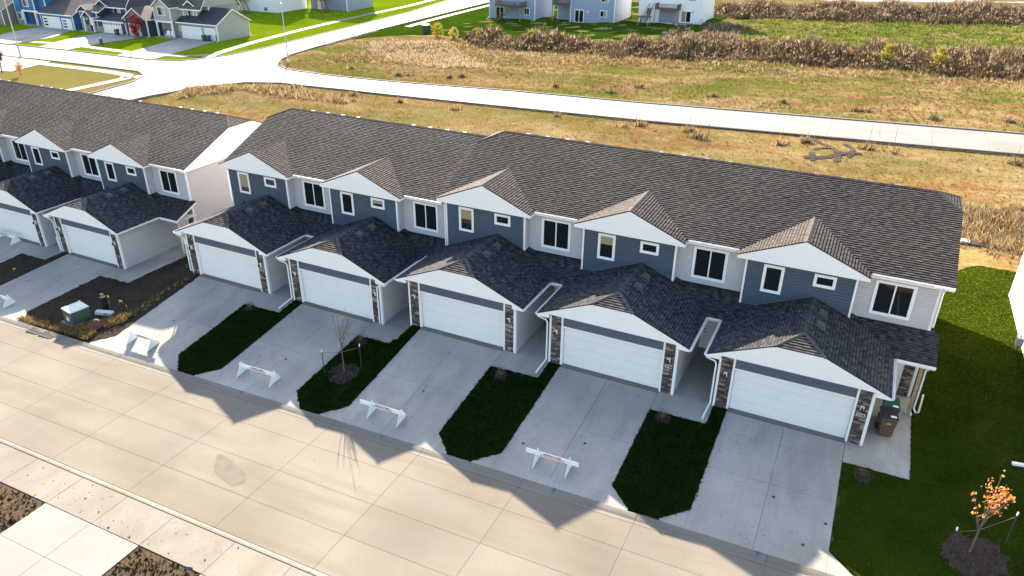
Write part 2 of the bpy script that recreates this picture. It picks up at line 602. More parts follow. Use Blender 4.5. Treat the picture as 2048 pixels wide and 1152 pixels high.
def drape(name, poly, off, mat, step=3.0, thick=0.0, jag=0.0, parent=None, hf=H):
    """a sheet that follows the ground inside an outline (with optional ragged edge and skirt)"""
    pts = [Vector((p[0], p[1], 0)) for p in poly]
    if jag:
        out = []
        for a, b in zip(pts, pts[1:] + pts[:1]):
            n = max(1, int((b - a).length / (jag * 3)))
            nrm = Vector((-(b - a).y, (b - a).x, 0)).normalized()
            for i in range(n):
                t = i / n
                out.append(a.lerp(b, t) + nrm * (random.uniform(-jag, jag) if i else 0))
        pts = out
    tris = geometry.tessellate_polygon([pts])
    bm = bmesh.new()
    vs = [bm.verts.new(p) for p in pts]
    for t in tris:
        try:
            bm.faces.new([vs[i] for i in t])
        except ValueError:
            pass
    for _ in range(7):
        long = [e for e in bm.edges if e.calc_length() > step]
        if not long:
            break
        bmesh.ops.subdivide_edges(bm, edges=long, cuts=1)
        bmesh.ops.triangulate(bm, faces=[f for f in bm.faces if len(f.verts) > 3])
    for v in bm.verts:
        v.co.z = hf(v.co.x, v.co.y) + off
    bmesh.ops.recalc_face_normals(bm, faces=bm.faces)
    bm.normal_update()
    if sum(f.normal.z for f in bm.faces) < 0:
        bmesh.ops.reverse_faces(bm, faces=bm.faces)
    if thick:
        be = [e for e in bm.edges if e.is_boundary]
        r = bmesh.ops.extrude_edge_only(bm, edges=be)
        for g in r['geom']:
            if isinstance(g, bmesh.types.BMVert):
                g.co.z -= thick
    me = bpy.data.meshes.new(name)
    bm.to_mesh(me)
    bm.free()
    me.materials.append(mat)
    return put(name, me, parent)

def slab(name, x0, x1, y0, y1, mat, parent, off=0.0, th=0.12, gap=0.008, hf=None, sk=(0, 0)):
    """one concrete slab; its four corners sit on the grade"""
    h = hf or H
    g = gap
    c = [(x0 + g + sk[0], y0 + g), (x1 - g + sk[0], y0 + g), (x1 - g + sk[1], y1 - g), (x0 + g + sk[1], y1 - g)]
    b = MB()
    top = [(p[0], p[1], h(p[0], p[1]) + off) for p in c]
    e = 0.004
    cx, cy = sum(p[0] for p in c) / 4, sum(p[1] for p in c) / 4
    inn = [(p[0] - math.copysign(e, p[0] - cx), p[1] - math.copysign(e, p[1] - cy), p[2]) for p in top]
    low = [(p[0], p[1], p[2] - 0.006) for p in top]
    bot = [(p[0], p[1], p[2] - th) for p in top]
    b.face(inn)
    for i in range(4):
        j = (i + 1) % 4
        b.face([inn[i], low[i], low[j], inn[j]])
        b.face([low[i], bot[i], bot[j], low[j]])
    return b.build(name, mat, parent)

# ------------------------------------------------------------------ near street, kerbs, driveways, walks
UN = 8.0737                                             # unit pitch of the townhouses
MAIN = [(-4 * UN, -0.45), (-3 * UN, -0.45), (-2 * UN, 0.0), (-UN, 0.0), (0.0, 0.0)]
LEFT = [(-45.084 - 3 * UN, -1.634), (-45.084 - 2 * UN, -1.634), (-45.084 - UN, -1.634), (-45.084, -1.634)]

street = struct(drape('street', [(-75, -15.1), (30, -15.1), (30, YC), (-75, YC)], -0.05, M['joint'], 5.0))
TX = [-1.8 + 4.78 * k for k in range(-16, 7)]
RY = [-14.80, -13.05, -11.25, -9.35, -7.98]
for i in range(len(TX) - 1):
    for j in range(4):
        slab('slab', TX[i], TX[i + 1], RY[j], RY[j + 1], M['street'], street, gap=0.003)

def S2(x, y):
    return S(x)
STAINS = [[(-16.98, -12.6), (-16.9, -12.41), (-16.99, -12.21), (-17.22, -12.03), (-17.54, -11.89), (-17.84, -11.79), (-18.1, -11.7), (-18.36, -11.62), (-18.66, -11.54), (-18.98, -11.49), (-19.21, -11.49), (-19.3, -11.56), (-19.23, -11.7), (-19.08, -11.89), (-18.93, -12.09), (-18.81, -12.27), (-18.66, -12.41), (-18.42, -12.51), (-18.1, -12.6), (-17.78, -12.68), (-17.54, -12.76), (-17.39, -12.81), (-17.27, -12.81), (-17.12, -12.74)]]
def kerb(name, x0, x1, prof, mat, seg=4.78):
    """rolled kerb: profile (y, dz) swept along x"""
    xs = [t for t in TX if x0 <= t <= x1]
    b2 = MB()
    for a, c in zip(xs[:-1], xs[1:]):
        a2, c2 = a + 0.008, c - 0.008
        for (ya, za), (yb, zb) in zip(prof[:-1], prof[1:]):
            b2.face([(a2, ya, S(a2) + za), (c2, ya, S(c2) + za), (c2, yb, S(c2) + zb), (a2, yb, S(a2) + zb)])
    return struct(b2.build(name, mat))
kerb('kerb', -80, 32, [(-7.98, -0.08), (-7.97, 0.0), (-7.80, -0.015), (-7.66, 0.03), (-7.52, 0.055), (-7.47, 0.05), (-7.47, -0.1)], M['curb'])
kerb('kerb', -80, 32, [(-14.81, -0.08), (-14.82, 0.0), (-14.88, 0.035), (-14.96, 0.05), (-15.03, 0.045), (-15.035, -0.1)], M['apron'])

M['damp'] = plain('damp_concrete', (0.150, 0.133, 0.109), 0.95, 0.10, 2.5, 0.03)
for poly in STAINS:
    drape('stain', poly, 0.004, M['damp'], 1.0, 0, 0.0, street, S2)

# foreground approach slabs, new driveways and topsoil
fore_base = struct(drape('foreground_base', [(-75, -15.05), (30, -15.05), (30, -40), (-75, -40)], -0.045, M['joint'], 6.0))
FX = [-32.1, -29.2, -26.25, -23.3, -20.6, -17.95, -14.8, -12.1, -9.4, -6.3]
fx = [FX[0] - 3 * k for k in range(12, 0, -1)] + FX + [FX[-1] + 3 * k for k in range(1, 10)]
for a, c in zip(fx[:-1], fx[1:]):
    slab('approach_slab', a, c, -16.68, -15.05, M['apron'] if -17.9 > a or a > -14.9 else M['apron'], fore_base, off=0.03, gap=0.006)
for x0, x1 in ((-31.9, -26.25), (-23.3, -17.95), (-14.8, -9.4), (-6.3, -0.9), (2.2, 7.6)):
    xm = (x0 + x1) / 2
    for a, c in ((x0, xm), (xm, x1)):
        ys = [-16.70, -18.55, -20.9, -23.3]
        for y1, y0 in zip(ys[:-1], ys[1:]):
            slab('driveway_slab', a, c, y0, y1, M['pale'], fore_base, off=0.035, gap=0.004)
for i, (x0, x1) in enumerate(((-40, -31.9), (-26.25, -23.3), (-17.95, -14.8), (-9.4, -6.3), (-0.9, 2.2), (7.6, 20))):
    struct(drape('topsoil', [(x0, -16.69), (x1, -16.69), (x1, -24), (x0, -24)], 0.0, M['brown_mud'], 0.5))

# driveways (six slabs each), walks and garage aprons of both rows
def unit_paving(ox, zf, last):
    base = MB()
    for y0, y1 in ((-7.45, -6.0), (-6.0, -4.0), (-4.0, -2.0), (-2.0, -0.2)):
        base.face([(ox - 0.02, y0, H(ox, y0) - 0.03), (ox + 4.9, y0, H(ox + 4.9, y0) - 0.03),
                   (ox + 4.9, y1, H(ox + 4.9, y1) - 0.03), (ox - 0.02, y1, H(ox, y1) - 0.03)])
    d = struct(base.build('driveway', M['joint']))
    ys = [-7.46, -3.9, -1.45, -0.20]
    for y0, y1 in zip(ys[:-1], ys[1:]):
        for a, c in ((-0.04, 2.45), (2.45, 4.90)):
            slab('slab', ox + a, ox + c, y0, y1, M['drive'], d, off=0.012, gap=0.005)
    # flared ends at the kerb
    for sx, t in ((-0.04, -1), (4.90, 1)):
        b = MB()
        pts = [(ox + sx, -6.45), (ox + sx + t * 0.95, -7.30), (ox + sx + t * 0.95, -7.46), (ox + sx, -7.46)]
        b.face([(p[0], p[1], S(p[0]) + (H(p[0], p[1]) - S(p[0])) + 0.010) for p in pts])
        b.build('flare', M['drive'], d)
    b = MB()
    b.box(ox - 0.02, ox + 4.9, -0.18, 0.20, zf - 0.1, zf + 0.012)
    b.build('apron', M['curb'], d)
    # walk from the driveway to the entry
    xr = 7.42 if not last else 7.40
    b = MB()
    b.box(ox + 4.9, ox + xr, -0.02, 4.7, zf - 0.12, zf - 0.01)
    wk = struct(b.build('walk', M['drive']))
    b = MB()
    z0, z1 = H(ox + 4.95, -1.42), H(ox + 6.2, -1.40)
    b.hexa([(ox + 4.91, -1.42, z0 - 0.2), (ox + xr, -1.40, z1 - 0.2), (ox + xr, -0.03, zf - 0.2), (ox + 4.91, -0.03, zf - 0.2)],
           [(ox + 4.91, -1.42, z0 + 0.012), (ox + xr, -1.40, z1 + 0.012), (ox + xr, -0.03, zf - 0.008), (ox + 4.91, -0.03, zf - 0.008)])
    b.build('slab', M['drive'], wk)
for k, (ox, zf) in enumerate(MAIN):
    unit_paving(ox, zf, k == 4)
for k, (ox, zf) in enumerate(LEFT):
    unit_paving(ox, zf, k == 3)

# ------------------------------------------------------------------ grass helpers
def tufts(name, P, h, w, cols, mat, blades=3, lean=0.5, kind=True, parent=None):
    """P (n,3) roots; h, w arrays; cols (n,3): crossed upright blades"""
    n = len(P)
    if not n:
        return None
    P = np.repeat(np.asarray(P, float), blades, 0)
    h = np.repeat(np.broadcast_to(np.asarray(h, float), (n,)), blades) * RNG.uniform(0.6, 1.15, n * blades)
    w = np.repeat(np.broadcast_to(np.asarray(w, float), (n,)), blades)
    cols = np.repeat(np.asarray(cols, float), blades, 0) * RNG.uniform(0.8, 1.2, (n * blades, 1))
    m = n * blades
    a = RNG.uniform(0, 2 * np.pi, m)
    off = RNG.normal(0, 1, (m, 2)) * w[:, None] * 0.9
    l = RNG.normal(0, 1, (m, 2)) * (h * lean * 0.5)[:, None]
    V = np.zeros((m, 3, 3))
    bx = P[:, 0] + off[:, 0]
    by = P[:, 1] + off[:, 1]
    dx, dy = np.cos(a) * w * 0.5, np.sin(a) * w * 0.5
    V[:, 0] = np.stack([bx - dx, by - dy, P[:, 2] - 0.02], 1)
    V[:, 1] = np.stack([bx + dx, by + dy, P[:, 2] - 0.02], 1)
    V[:, 2] = np.stack([bx + l[:, 0], by + l[:, 1], P[:, 2] + h], 1)
    return tri_mesh(name, V, cols, mat, kind, parent)

def tri_mesh(name, V, cols, mat, kind=True, parent=None):
    m = len(V)
    me = bpy.data.meshes.new(name)
    me.vertices.add(m * 3)
    me.vertices.foreach_set('co', V.astype(np.float32).ravel())
    me.loops.add(m * 3)
    me.loops.foreach_set('vertex_index', np.arange(m * 3, dtype=np.int32))
    me.polygons.add(m)
    me.polygons.foreach_set('loop_start', np.arange(0, m * 3, 3, dtype=np.int32))
    me.update(calc_edges=True)
    at = me.color_attributes.new('col', 'FLOAT_COLOR', 'POINT')
    c4 = np.ones((m * 3, 4), np.float32)
    c4[:, :3] = np.repeat(cols, 3, 0)
    at.data.foreach_set('color', c4.ravel())
    me.materials.append(mat)
    o = put(name, me, parent)
    if kind:
        stuff(o)
    return o

def in_poly(X, Y, poly):
    ins = np.zeros(len(X), bool)
    n = len(poly)
    for i in range(n):
        x0, y0 = poly[i][:2]
        x1, y1 = poly[(i + 1) % n][:2]
        c = ((y0 > Y) != (y1 > Y)) & (X < (x1 - x0) * (Y - y0) / (y1 - y0 + 1e-12) + x0)
        ins ^= c
    return ins

def scatter(poly, n):
    xs = [p[0] for p in poly]
    ys = [p[1] for p in poly]
    X = RNG.uniform(min(xs), max(xs), n)
    Y = RNG.uniform(min(ys), max(ys), n)
    k = in_poly(X, Y, poly)
    return X[k], Y[k]

def heights(X, Y, off=0.0, fn=H):
    return np.array([fn(x, y) + off for x, y in zip(X, Y)])

def pick(n, pal, jit=0.15):
    pal = np.array(pal)
    return pal[RNG.integers(0, len(pal), n)] * RNG.uniform(1 - jit, 1 + jit, (n, 1))

# front lawns between the driveways
def lawn_poly(ox):
    return [(ox + 4.92, -1.46), (ox + 7.40, -1.42), (ox + 7.44, -0.05), (ox + 8.02, -0.05), (ox + 8.03, -6.45), (ox + 7.12, -7.30),
            (ox + 5.86, -7.34), (ox + 4.92, -6.42)]
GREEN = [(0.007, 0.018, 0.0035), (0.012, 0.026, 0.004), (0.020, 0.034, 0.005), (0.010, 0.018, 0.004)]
for k in range(4):
    ox = MAIN[k][0]
    lp = lawn_poly(ox)
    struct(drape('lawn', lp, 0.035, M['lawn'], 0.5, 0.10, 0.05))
    big = [(p[0] + (0.04 if p[0] > ox + 6.4 else -0.04), p[1]) for p in lp]
    X, Y = scatter(big, 5200)
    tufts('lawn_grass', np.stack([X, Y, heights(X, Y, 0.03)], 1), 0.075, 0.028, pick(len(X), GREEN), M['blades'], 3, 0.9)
# topsoil between the left row's driveways and in the gap between the rows
for k in range(3):
    ox = LEFT[k][0]
    struct(drape('topsoil', lawn_poly(ox), 0.03, M['mud'], 0.6, 0.1, 0.06))
gap_poly = [(-40.15, -1.4), (-37.6, -1.4), (-37.4, 5.0), (-37.4, 14), (-33.05, 14), (-33.05, 0.1), (-32.34, -0.05), (-32.34, -6.45), (-33.4, -7.36),
            (-38.0, -7.36), (-40.1, -6.4)]
struct(drape('topsoil', gap_poly, 0.03, M['mud'], 0.5, 0.1, 0.07))
# side lawn on the right, running back past the end house
side_poly = [(4.97, -1.46), (7.42, -1.42), (7.45, 4.7), (7.35, 5.0), (7.35, 24.5), (9.2, 25.0), (10.6, 24.0), (11.4, 21.5), (12.6, 20.0), (16, 19.5), (30, 19),
             (30, -7.36), (5.98, -7.36), (4.97, -6.44)]
struct(drape('lawn', side_poly, 0.035, M['side_lawn'], 0.6, 0.1, 0.06))
X, Y = scatter(side_poly, 60000)
X, Y = X[X < 14], Y[X < 14]
tufts('lawn_grass', np.stack([X, Y, heights(X, Y, 0.03)], 1), 0.05, 0.03,
      pick(len(X), [(0.066, 0.094, 0.003), (0.088, 0.112, 0.004), (0.108, 0.128, 0.005), (0.13, 0.125, 0.012)]), M['blades'], 3, 0.9)

# ------------------------------------------------------------------ far roads, walks, lawns
road_poly = [(140, 49.5), (60, 50.8), (16.5, 51.7), (-20.3, 52.1), (-36.9, 53.0), (-63.8, 54.6), (-75, 54.3), (-79.5, 52.2), (-82.6, 47.5), (-84.4, 39.8), (-85.2, 20), (-85.6, -60),
             (-94, -60), (-93.4, 20), (-92.7, 37.6), (-94.2, 45.0), (-96.5, 48.8), (-99.8, 50.6), (-114.5, 50.4), (-132, 49.3), (-240, 45),
             (-240, 54), (-144, 57), (-128, 58.0), (-106.6, 58.4), (-101.5, 60), (-99.4, 63.5), (-98.4, 68), (-98.2, 74), (-99.4, 87), (-101.5, 105.7), (-104.8, 134), (-110, 160),
             (-117, 200), (-126, 260), (-112, 260), (-103, 200), (-98, 163.7), (-96.2, 139), (-93.8, 105.7), (-91.1, 83), (-89.6, 73.4), (-87.6, 68.3), (-84.5, 64.2),
             (-80.2, 62.5), (-74, 62.1), (-41.3, 62.0), (-23, 60.9), (17.3, 60.1), (60, 59.4), (140, 58.3)]
far_road = struct(drape('road', road_poly, 0.10, M['far_road'], 3.0, 0.2))
def yroad(x, side):
    a = [(60, 50.8), (16.5, 51.7), (-20.3, 52.1), (-36.9, 53.0), (-63.8, 54.6)] if side == 0 else [(60, 59.4), (17.3, 60.1), (-23, 60.9), (-41.3, 62.0), (-74, 62.1)]
    a = a[::-1]
    return float(np.interp(x, [p[0] for p in a], [p[1] for p in a]))
xs = [-63 + 4.8 * k for k in range(25)]
for a, c in zip(xs[:-1], xs[1:]):
    for t0, t1 in ((0.06, 0.5), (0.5, 0.94)):
        b = MB()
        pts = []
        for x, t in ((a + .012, t0), (c - .012, t0), (c - .012, t1), (a + .012, t1)):
            y = yroad(x, 0) * (1 - t) + yroad(x, 1) * t + (0.012 if t == t0 else -0.012)
            pts.append((x, y, H(x, y) + 0.125))
        b.prism(pts, (0, 0, -0.05))
        b.build('slab', M['far_road'], far_road)

def edge_strip(name, line, w, h, mat, hf=H, base=0.0):
    b = MB()
    L = [Vector((p[0], p[1], 0)) for p in line]
    L2 = []
    for p, q in zip(L[:-1], L[1:]):
        n = max(1, int((q - p).length / 3))
        L2 += [p.lerp(q, i / n) for i in range(n)]
    L2.append(L[-1])
    rows = []
    for i, p in enumerate(L2):
        t = (L2[min(i + 1, len(L2) - 1)] - L2[max(i - 1, 0)]).normalized()
        nrm = Vector((-t.y, t.x, 0)) * w * 0.5
        a, c = p - nrm, p + nrm
        za, zc = hf(a.x, a.y) + base, hf(c.x, c.y) + base
        rows.append([(a.x, a.y, za - 0.1), (a.x, a.y, za + h), (c.x, c.y, zc + h), (c.x, c.y, zc - 0.1)])
    for r, s in zip(rows[:-1], rows[1:]):
        for k in range(3):
            b.face([r[k], s[k], s[k + 1], r[k + 1]])
    b.face(rows[0])
    b.face(rows[-1])
    return b.build(name, mat)
rp = road_poly
for i0, i1 in ((0, 11), (12, 20), (21, 34), (35, len(rp) - 1)):
    struct(edge_strip('kerb', rp[i0:i1 + 1], 0.26, 0.22, M['curb']))
# green lawns beyond the cross street
struct(drape('lawn', [(-240, 54.2), (-144, 57.1), (-128, 58.1), (-106.6, 58.5), (-101.5, 60.1), (-99.5, 63.6), (-98.5, 68), (-98.3, 74), (-99.5, 87), (-101.6, 105.7),
                      (-104.9, 134), (-110.1, 160), (-117, 200), (-240, 200)], 0.06, M['far_lawn'], 6.0))
struct(drape('lawn', [(-240, 44.9), (-132, 49.2), (-114.5, 50.3), (-99.8, 50.5), (-96.5, 48.7), (-94.3, 45), (-92.8, 37.6), (-93.5, 20), (-240, 15)], 0.06, M['tan_lawn'], 6.0))
struct(drape('lawn', [(-91.2, 92), (-93.7, 105.7), (-96.1, 139), (-98, 163), (-100, 185), (-32, 185), (-31, 124), (-36, 119), (-48, 112), (-62, 108), (-72, 104), (-80, 106),
                      (-88, 100)], 0.07, M['shade_lawn'], 1.5, 0, 0.5, None, terrain_z))
def walk(line, w=1.5, mat=None, base=0.06):
    return struct(edge_strip('sidewalk', line, w, 0.06, mat or M['far_road'], base=base))
walk([(-101.2, 67.0), (-103.2, 74), (-104.9, 81), (-107.8, 97), (-110.3, 117), (-112.3, 145), (-121, 200)], 1.6)
walk([(-91.0, 112), (-92.2, 122), (-93.2, 134.5), (-94.6, 157), (-97, 175)], 1.5)
walk([(-240, 56.5), (-190, 58), (-148, 60.0), (-133, 62.3), (-114, 61.7), (-104.5, 63.6), (-101.2, 67.0)], 1.6)
walk([(-240, 42), (-132, 46.4), (-118.5, 47.9), (-104, 48.3), (-99.0, 48.0)], 1.7)
walk([(-99.0, 48.0), (-97.2, 46), (-97.0, 37.5), (-97.4, 20)], 1.7)
walk([(-97.0, 47.5), (-95.0, 49.2)], 2.0, None, 0.075)
walk([(-101.3, 66.5), (-98.2, 62.2)], 2.0, None, 0.075)
struct(drape('driveway', [(-135, 36), (-116.5, 41.5), (-119.0, 49.6), (-134, 49.0)], 0.135, M['far_road'], 4.0))
for poly in ([(-150, 57.1), (-142, 57.5), (-142.4, 66), (-147.8, 74.3), (-158, 74.3), (-156, 66)], [(-134.5, 57.9), (-127.3, 58.2), (-128, 66), (-127.4, 75.3), (-139.5, 75.3), (-139.2, 68)],
             [(-114.8, 58.4), (-106.5, 58.6), (-108.2, 66), (-111.4, 77.6), (-121.0, 77.6), (-117, 66)]):
    struct(drape('driveway', poly, 0.135, M['drive'], 4.0))
# a paler road at the very back
struct(edge_strip('road', [(-20, 200), (8, 201.5), (40, 205), (140, 214)], 9.0, 0.05, M['far_road'], base=0.05))

# ------------------------------------------------------------------ roofs and siding
def clip_half(poly, nx_, ny_, d):
    out = []
    n = len(poly)
    for i in range(n):
        a, b = poly[i], poly[(i + 1) % n]
        da, db = a[0] * nx_ + a[1] * ny_ - d, b[0] * nx_ + b[1] * ny_ - d
        if da >= 0:
            out.append(a)
        if (da >= 0) != (db >= 0):
            t = da / (da - db)
            out.append((a[0] + (b[0] - a[0]) * t, a[1] + (b[1] - a[1]) * t))
    return out

SHC = [(0.0975, 0.0855, 0.0788), (0.0856, 0.0763, 0.0718), (0.1084, 0.0952, 0.0868), (0.0776, 0.07, 0.0673), (0.0921, 0.0806, 0.0751), (0.1022, 0.0924, 0.0874)]
SHC_SHADED = [(0.0467, 0.0497, 0.0558), (0.0626, 0.0645, 0.0705), (0.0377, 0.0406, 0.0466), (0.0707, 0.0717, 0.0767), (0.0532, 0.0551, 0.0601)]  # the same shingles, with the lower roofs' shade put into their colour
def shingles(mb, poly, coarse=False, pal=SHC, e=0.143, lift=0.013, band=0.20):
    """laminated shingles, tab by tab, on a convex roof plane (poly in 3D, any order of turn)"""
    P = [Vector(p) for p in poly]
    n = (P[1] - P[0]).cross(P[2] - P[0]).normalized()
    if n.z < 0:
        n = -n
    u = Vector((0, 0, 1)).cross(n).normalized()
    v = n.cross(u).normalized()                    # up the slope
    o = P[0]
    Q = [((p - o).dot(u), (p - o).dot(v)) for p in P]
    area = sum(Q[i][0] * Q[(i + 1) % len(Q)][1] - Q[(i + 1) % len(Q)][0] * Q[i][1] for i in range(len(Q)))
    if area < 0:
        Q = Q[::-1]
    planes = []
    for i in range(len(Q)):
        a, b = Q[i], Q[(i + 1) % len(Q)]
        ex, ey = b[0] - a[0], b[1] - a[1]
        l = math.hypot(ex, ey)
        planes.append((-ey / l, ex / l, (-ey * a[0] + ex * a[1]) / l))
    umin, umax = min(q[0] for q in Q), max(q[0] for q in Q)
    vmin, vmax = min(q[1] for q in Q), max(q[1] for q in Q)
    k = 0
    vv0 = vmin - 0.01
    while vv0 < vmax:
        uu = umin - random.random() * 0.3
        hi = random.random() < 0.5
        while uu < umax:
            wd = random.uniform(0.9, 1.4) if coarse else random.uniform(0.16, 0.36)
            hi = not hi
            r = [(uu, vv0), (uu + wd, vv0), (uu + wd, vv0 + e * 1.02), (uu, vv0 + e * 1.02)]
            for (a, b, d) in planes:
                r = clip_half(r, a, b, d)
                if len(r) < 3:
                    break
            if len(r) >= 3:
                tl = lift + (0.004 if hi else 0.0) + random.uniform(-.001, .002)
                col = random.choice(pal)
                g = random.uniform(0.92, 1.08)
                col = (col[0] * g, col[1] * g, col[2] * g)
                top, low = [], []
                for (a, b) in r:
                    f = 1 - min(1, max(0, (b - vv0) / e))
                    top.append(o + u * a + v * b + n * (0.002 + tl * f))
                if not hi:
                    col = tuple(x * (0.86 if band < .4 else 0.72) for x in col)
                sb = vv0 + e * (0.62 if hi else 0.52)          # printed band deepened: shade of the course above painted in
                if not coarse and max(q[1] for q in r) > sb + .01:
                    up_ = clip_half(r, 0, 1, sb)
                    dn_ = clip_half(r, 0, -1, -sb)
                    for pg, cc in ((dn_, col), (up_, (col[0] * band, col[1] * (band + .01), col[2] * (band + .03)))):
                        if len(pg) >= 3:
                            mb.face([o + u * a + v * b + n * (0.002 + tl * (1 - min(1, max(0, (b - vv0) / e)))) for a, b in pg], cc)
                else:
                    mb.face(top, col)
                bl = [i for i in range(len(r)) if abs(r[i][1] - vv0) < 1e-6]
                if len(bl) == 2:
                    i, j = bl
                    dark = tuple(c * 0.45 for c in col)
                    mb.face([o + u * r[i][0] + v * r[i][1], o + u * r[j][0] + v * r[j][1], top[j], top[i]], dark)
            uu += wd
        vv0 += e
        k += 1

def caps(mb, a, b, na, nb, pal=SHC, step=0.15):
    """ridge or hip caps from a to b; na, nb are the downhill directions of both sides"""
    a, b = Vector(a), Vector(b)
    d = b - a
    n = max(1, int(d.length / step))
    na, nb = Vector(na).normalized() * 0.13, Vector(nb).normalized() * 0.13
    up = Vector((0, 0, 0.022))
    for i in range(n):
        p, q = a + d * (i / n) , a + d * ((i + 1.25) / n)
        c = random.choice(pal)
        g = random.uniform(0.8, 1.1)
        c = tuple(x * g for x in c)
        h0, h1 = up + Vector((0, 0, 0.012)), up
        for s in (na, nb):
            mb.face([p + h0, q + h1, q + s + h1 * 0.6, p + s + h0 * 0.6], c)
            mb.face([p + h0, p + s + h0 * 0.6, p + s * 0.98 - up * .3, p], tuple(x * .8 for x in c))

def deck_plane(mb, poly, th=0.045):
    mb.prism(poly, (0, 0, -th))

def siding(mb, p0, p1, z0, z1, nrm, h=0.15, out=0.020):
    """lap siding between plan points p0 and p1, outward normal nrm"""
    nx_, ny_ = nrm
    z = z0
    while z < z1 - 1e-4:
        zt = min(z1, z + h)
        def at(d, zz):
            return (p0[0] + nx_ * d, p0[1] + ny_ * d, zz), (p1[0] + nx_ * d, p1[1] + ny_ * d, zz)
        zm = z + (zt - z) * 0.80
        rows = [at(-.012, z), at(out, z), at(out * .55, zm), at(-.012, zm), at(-.012, zt)]
        for q, r in zip(rows[:-1], rows[1:]):
            mb.face([q[0], q[1], r[1], r[0]])
        z = zt

SL = 5.0 / 12.0
EAVE_Y, EAVE_Z, RIDGE_Y = 4.32, 5.95, 9.85
RIDGE_Z = EAVE_Z + SL * (RIDGE_Y - EAVE_Y)
BACK_Y = 2 * RIDGE_Y - EAVE_Y
GW = 0.41                                    # gable overhang
def zmain(y):
    return EAVE_Z + SL * (min(y, 2 * RIDGE_Y - y) - EAVE_Y)

STONE_PAL = [(0.09, 0.07, 0.06), (0.138, 0.104, 0.087), (0.195, 0.145, 0.115), (0.276, 0.203, 0.153), (0.065, 0.054, 0.051), (0.114, 0.084, 0.068), (0.357, 0.268, 0.198), (0.162, 0.109, 0.077), (0.081, 0.068, 0.066), (0.105, 0.087, 0.077), (0.048, 0.041, 0.038)]
STONE_MESH = {}
def stone_mesh(w, h, ci, j):
    key = (w, h, ci, j)
    if key not in STONE_MESH:
        b = MB()
        e = 0.010
        d = 0.035 + 0.010 * (j % 3)
        c = STONE_PAL[ci]
        bk = [(0, 0, 0), (w, 0, 0), (w, 0, h), (0, 0, h)]
        fr = [(e, -d, e), (w - e, -d - .004 * (j % 2), e), (w - e, -d, h - e), (e, -d + .006, h - e)]
        b.face(fr, c)
        for i in range(4):
            k = (i + 1) % 4
            b.face([bk[i], bk[k], fr[k], fr[i]], tuple(x * .8 for x in c))
        STONE_MESH[key] = b.mesh('stone', M['stone'])
    return STONE_MESH[key]

def stone_column(root, x0, x1, z0, z1, y, name='stone_column'):
    b = MB()
    b.box(x0, x1, y - 0.012, y + 0.06, z0, z1)
    col = b.build(name, M['joint'], root)
    z = z0 + 0.004
    W = x1 - x0
    while z < z1 - 0.05:
        h = random.choice([0.075, 0.095, 0.115])
        h = min(h, z1 - z)
        cuts = random.choice([(0.5,), (0.34,), (0.66,), (0.42,), (0.6,), (0.3, 0.7), (0.75,)])
        cs = [0.0] + [round(c * W, 2) for c in cuts] + [W]
        for a, c in zip(cs[:-1], cs[1:]):
            me = stone_mesh(round(c - a - 0.008, 3), round(h - 0.008, 3), random.randrange(len(STONE_PAL)), random.randrange(4))
            put('stone', me, col, (x0 + a + 0.004, y - 0.012, z))
        z += h
    return col

def window(root, x0, x1, z0, z1, y, mullion=False, trim=0.10, tan_pane=False, facing=-1, name='window', glass=None):
    """cased window on a wall at y (faces -y)"""
    f = facing
    def ys(a, b):
        return (min(y + f * a, y + f * b), max(y + f * a, y + f * b))
    b = MB()
    ya, yb = ys(0.0, 0.045)
    b.box(x0, x0 + trim, ya, yb, z0 + trim, z1 - trim)
    b.box(x1 - trim, x1, ya, yb, z0 + trim, z1 - trim)
    ya, yb = ys(0.0, 0.048)
    b.box(x0, x1, ya, yb, z1 - trim, z1)
    b.box(x0, x1, ya, yb, z0, z0 + trim)
    w = b.build(name, M['white'], root)
    s = 0.032
    b = MB()
    xi0, xi1, zi0, zi1 = x0 + trim, x1 - trim, z0 + trim, z1 - trim
    ya, yb = ys(0.0, 0.035)
    b.box(xi0, xi0 + s, ya, yb, zi0 + s, zi1 - s)
    b.box(xi1 - s, xi1, ya, yb, zi0 + s, zi1 - s)
    b.box(xi0, xi1, ya, yb, zi0, zi0 + s)
    b.box(xi0, xi1, ya, yb, zi1 - s, zi1)
    b.build('frame', M['white_vinyl'], w)
    gp = [(xi0 + s, xi1 - s)]
    if mullion:
        xm = (xi0 + xi1) / 2
        b = MB()
        b.box(xm - 0.03, xm + 0.03, ya, ys(0, 0.038)[1] if f > 0 else yb, zi0 + s, zi1 - s)
        if f < 0:
            b = MB()
            b.box(xm - 0.03, xm + 0.03, y - 0.038, y, zi0 + s, zi1 - s)
        b.build('mullion', M['white_vinyl'], w)
        gp = [(xi0 + s, xm - 0.03), (xm + 0.03, xi1 - s)]
    for a, c in gp:
        b = MB()
        ya, yb = ys(0.014, 0.020)
        if tan_pane:
            zs = zi0 + s + (zi1 - zi0 - 2 * s) * tan_pane
            b.box(a, c, ya, yb, zi0 + s, zs)
            b.build('pane', M['glass'], w)
            b = MB()
            b.box(a, c, ya, yb, zs, zi1 - s)
            b.build('tan_pane', M['tan_pane'], w)
        else:
            b.box(a, c, ya, yb, zi0 + s, zi1 - s)
            b.build('pane', M['glass'], w)
    return w

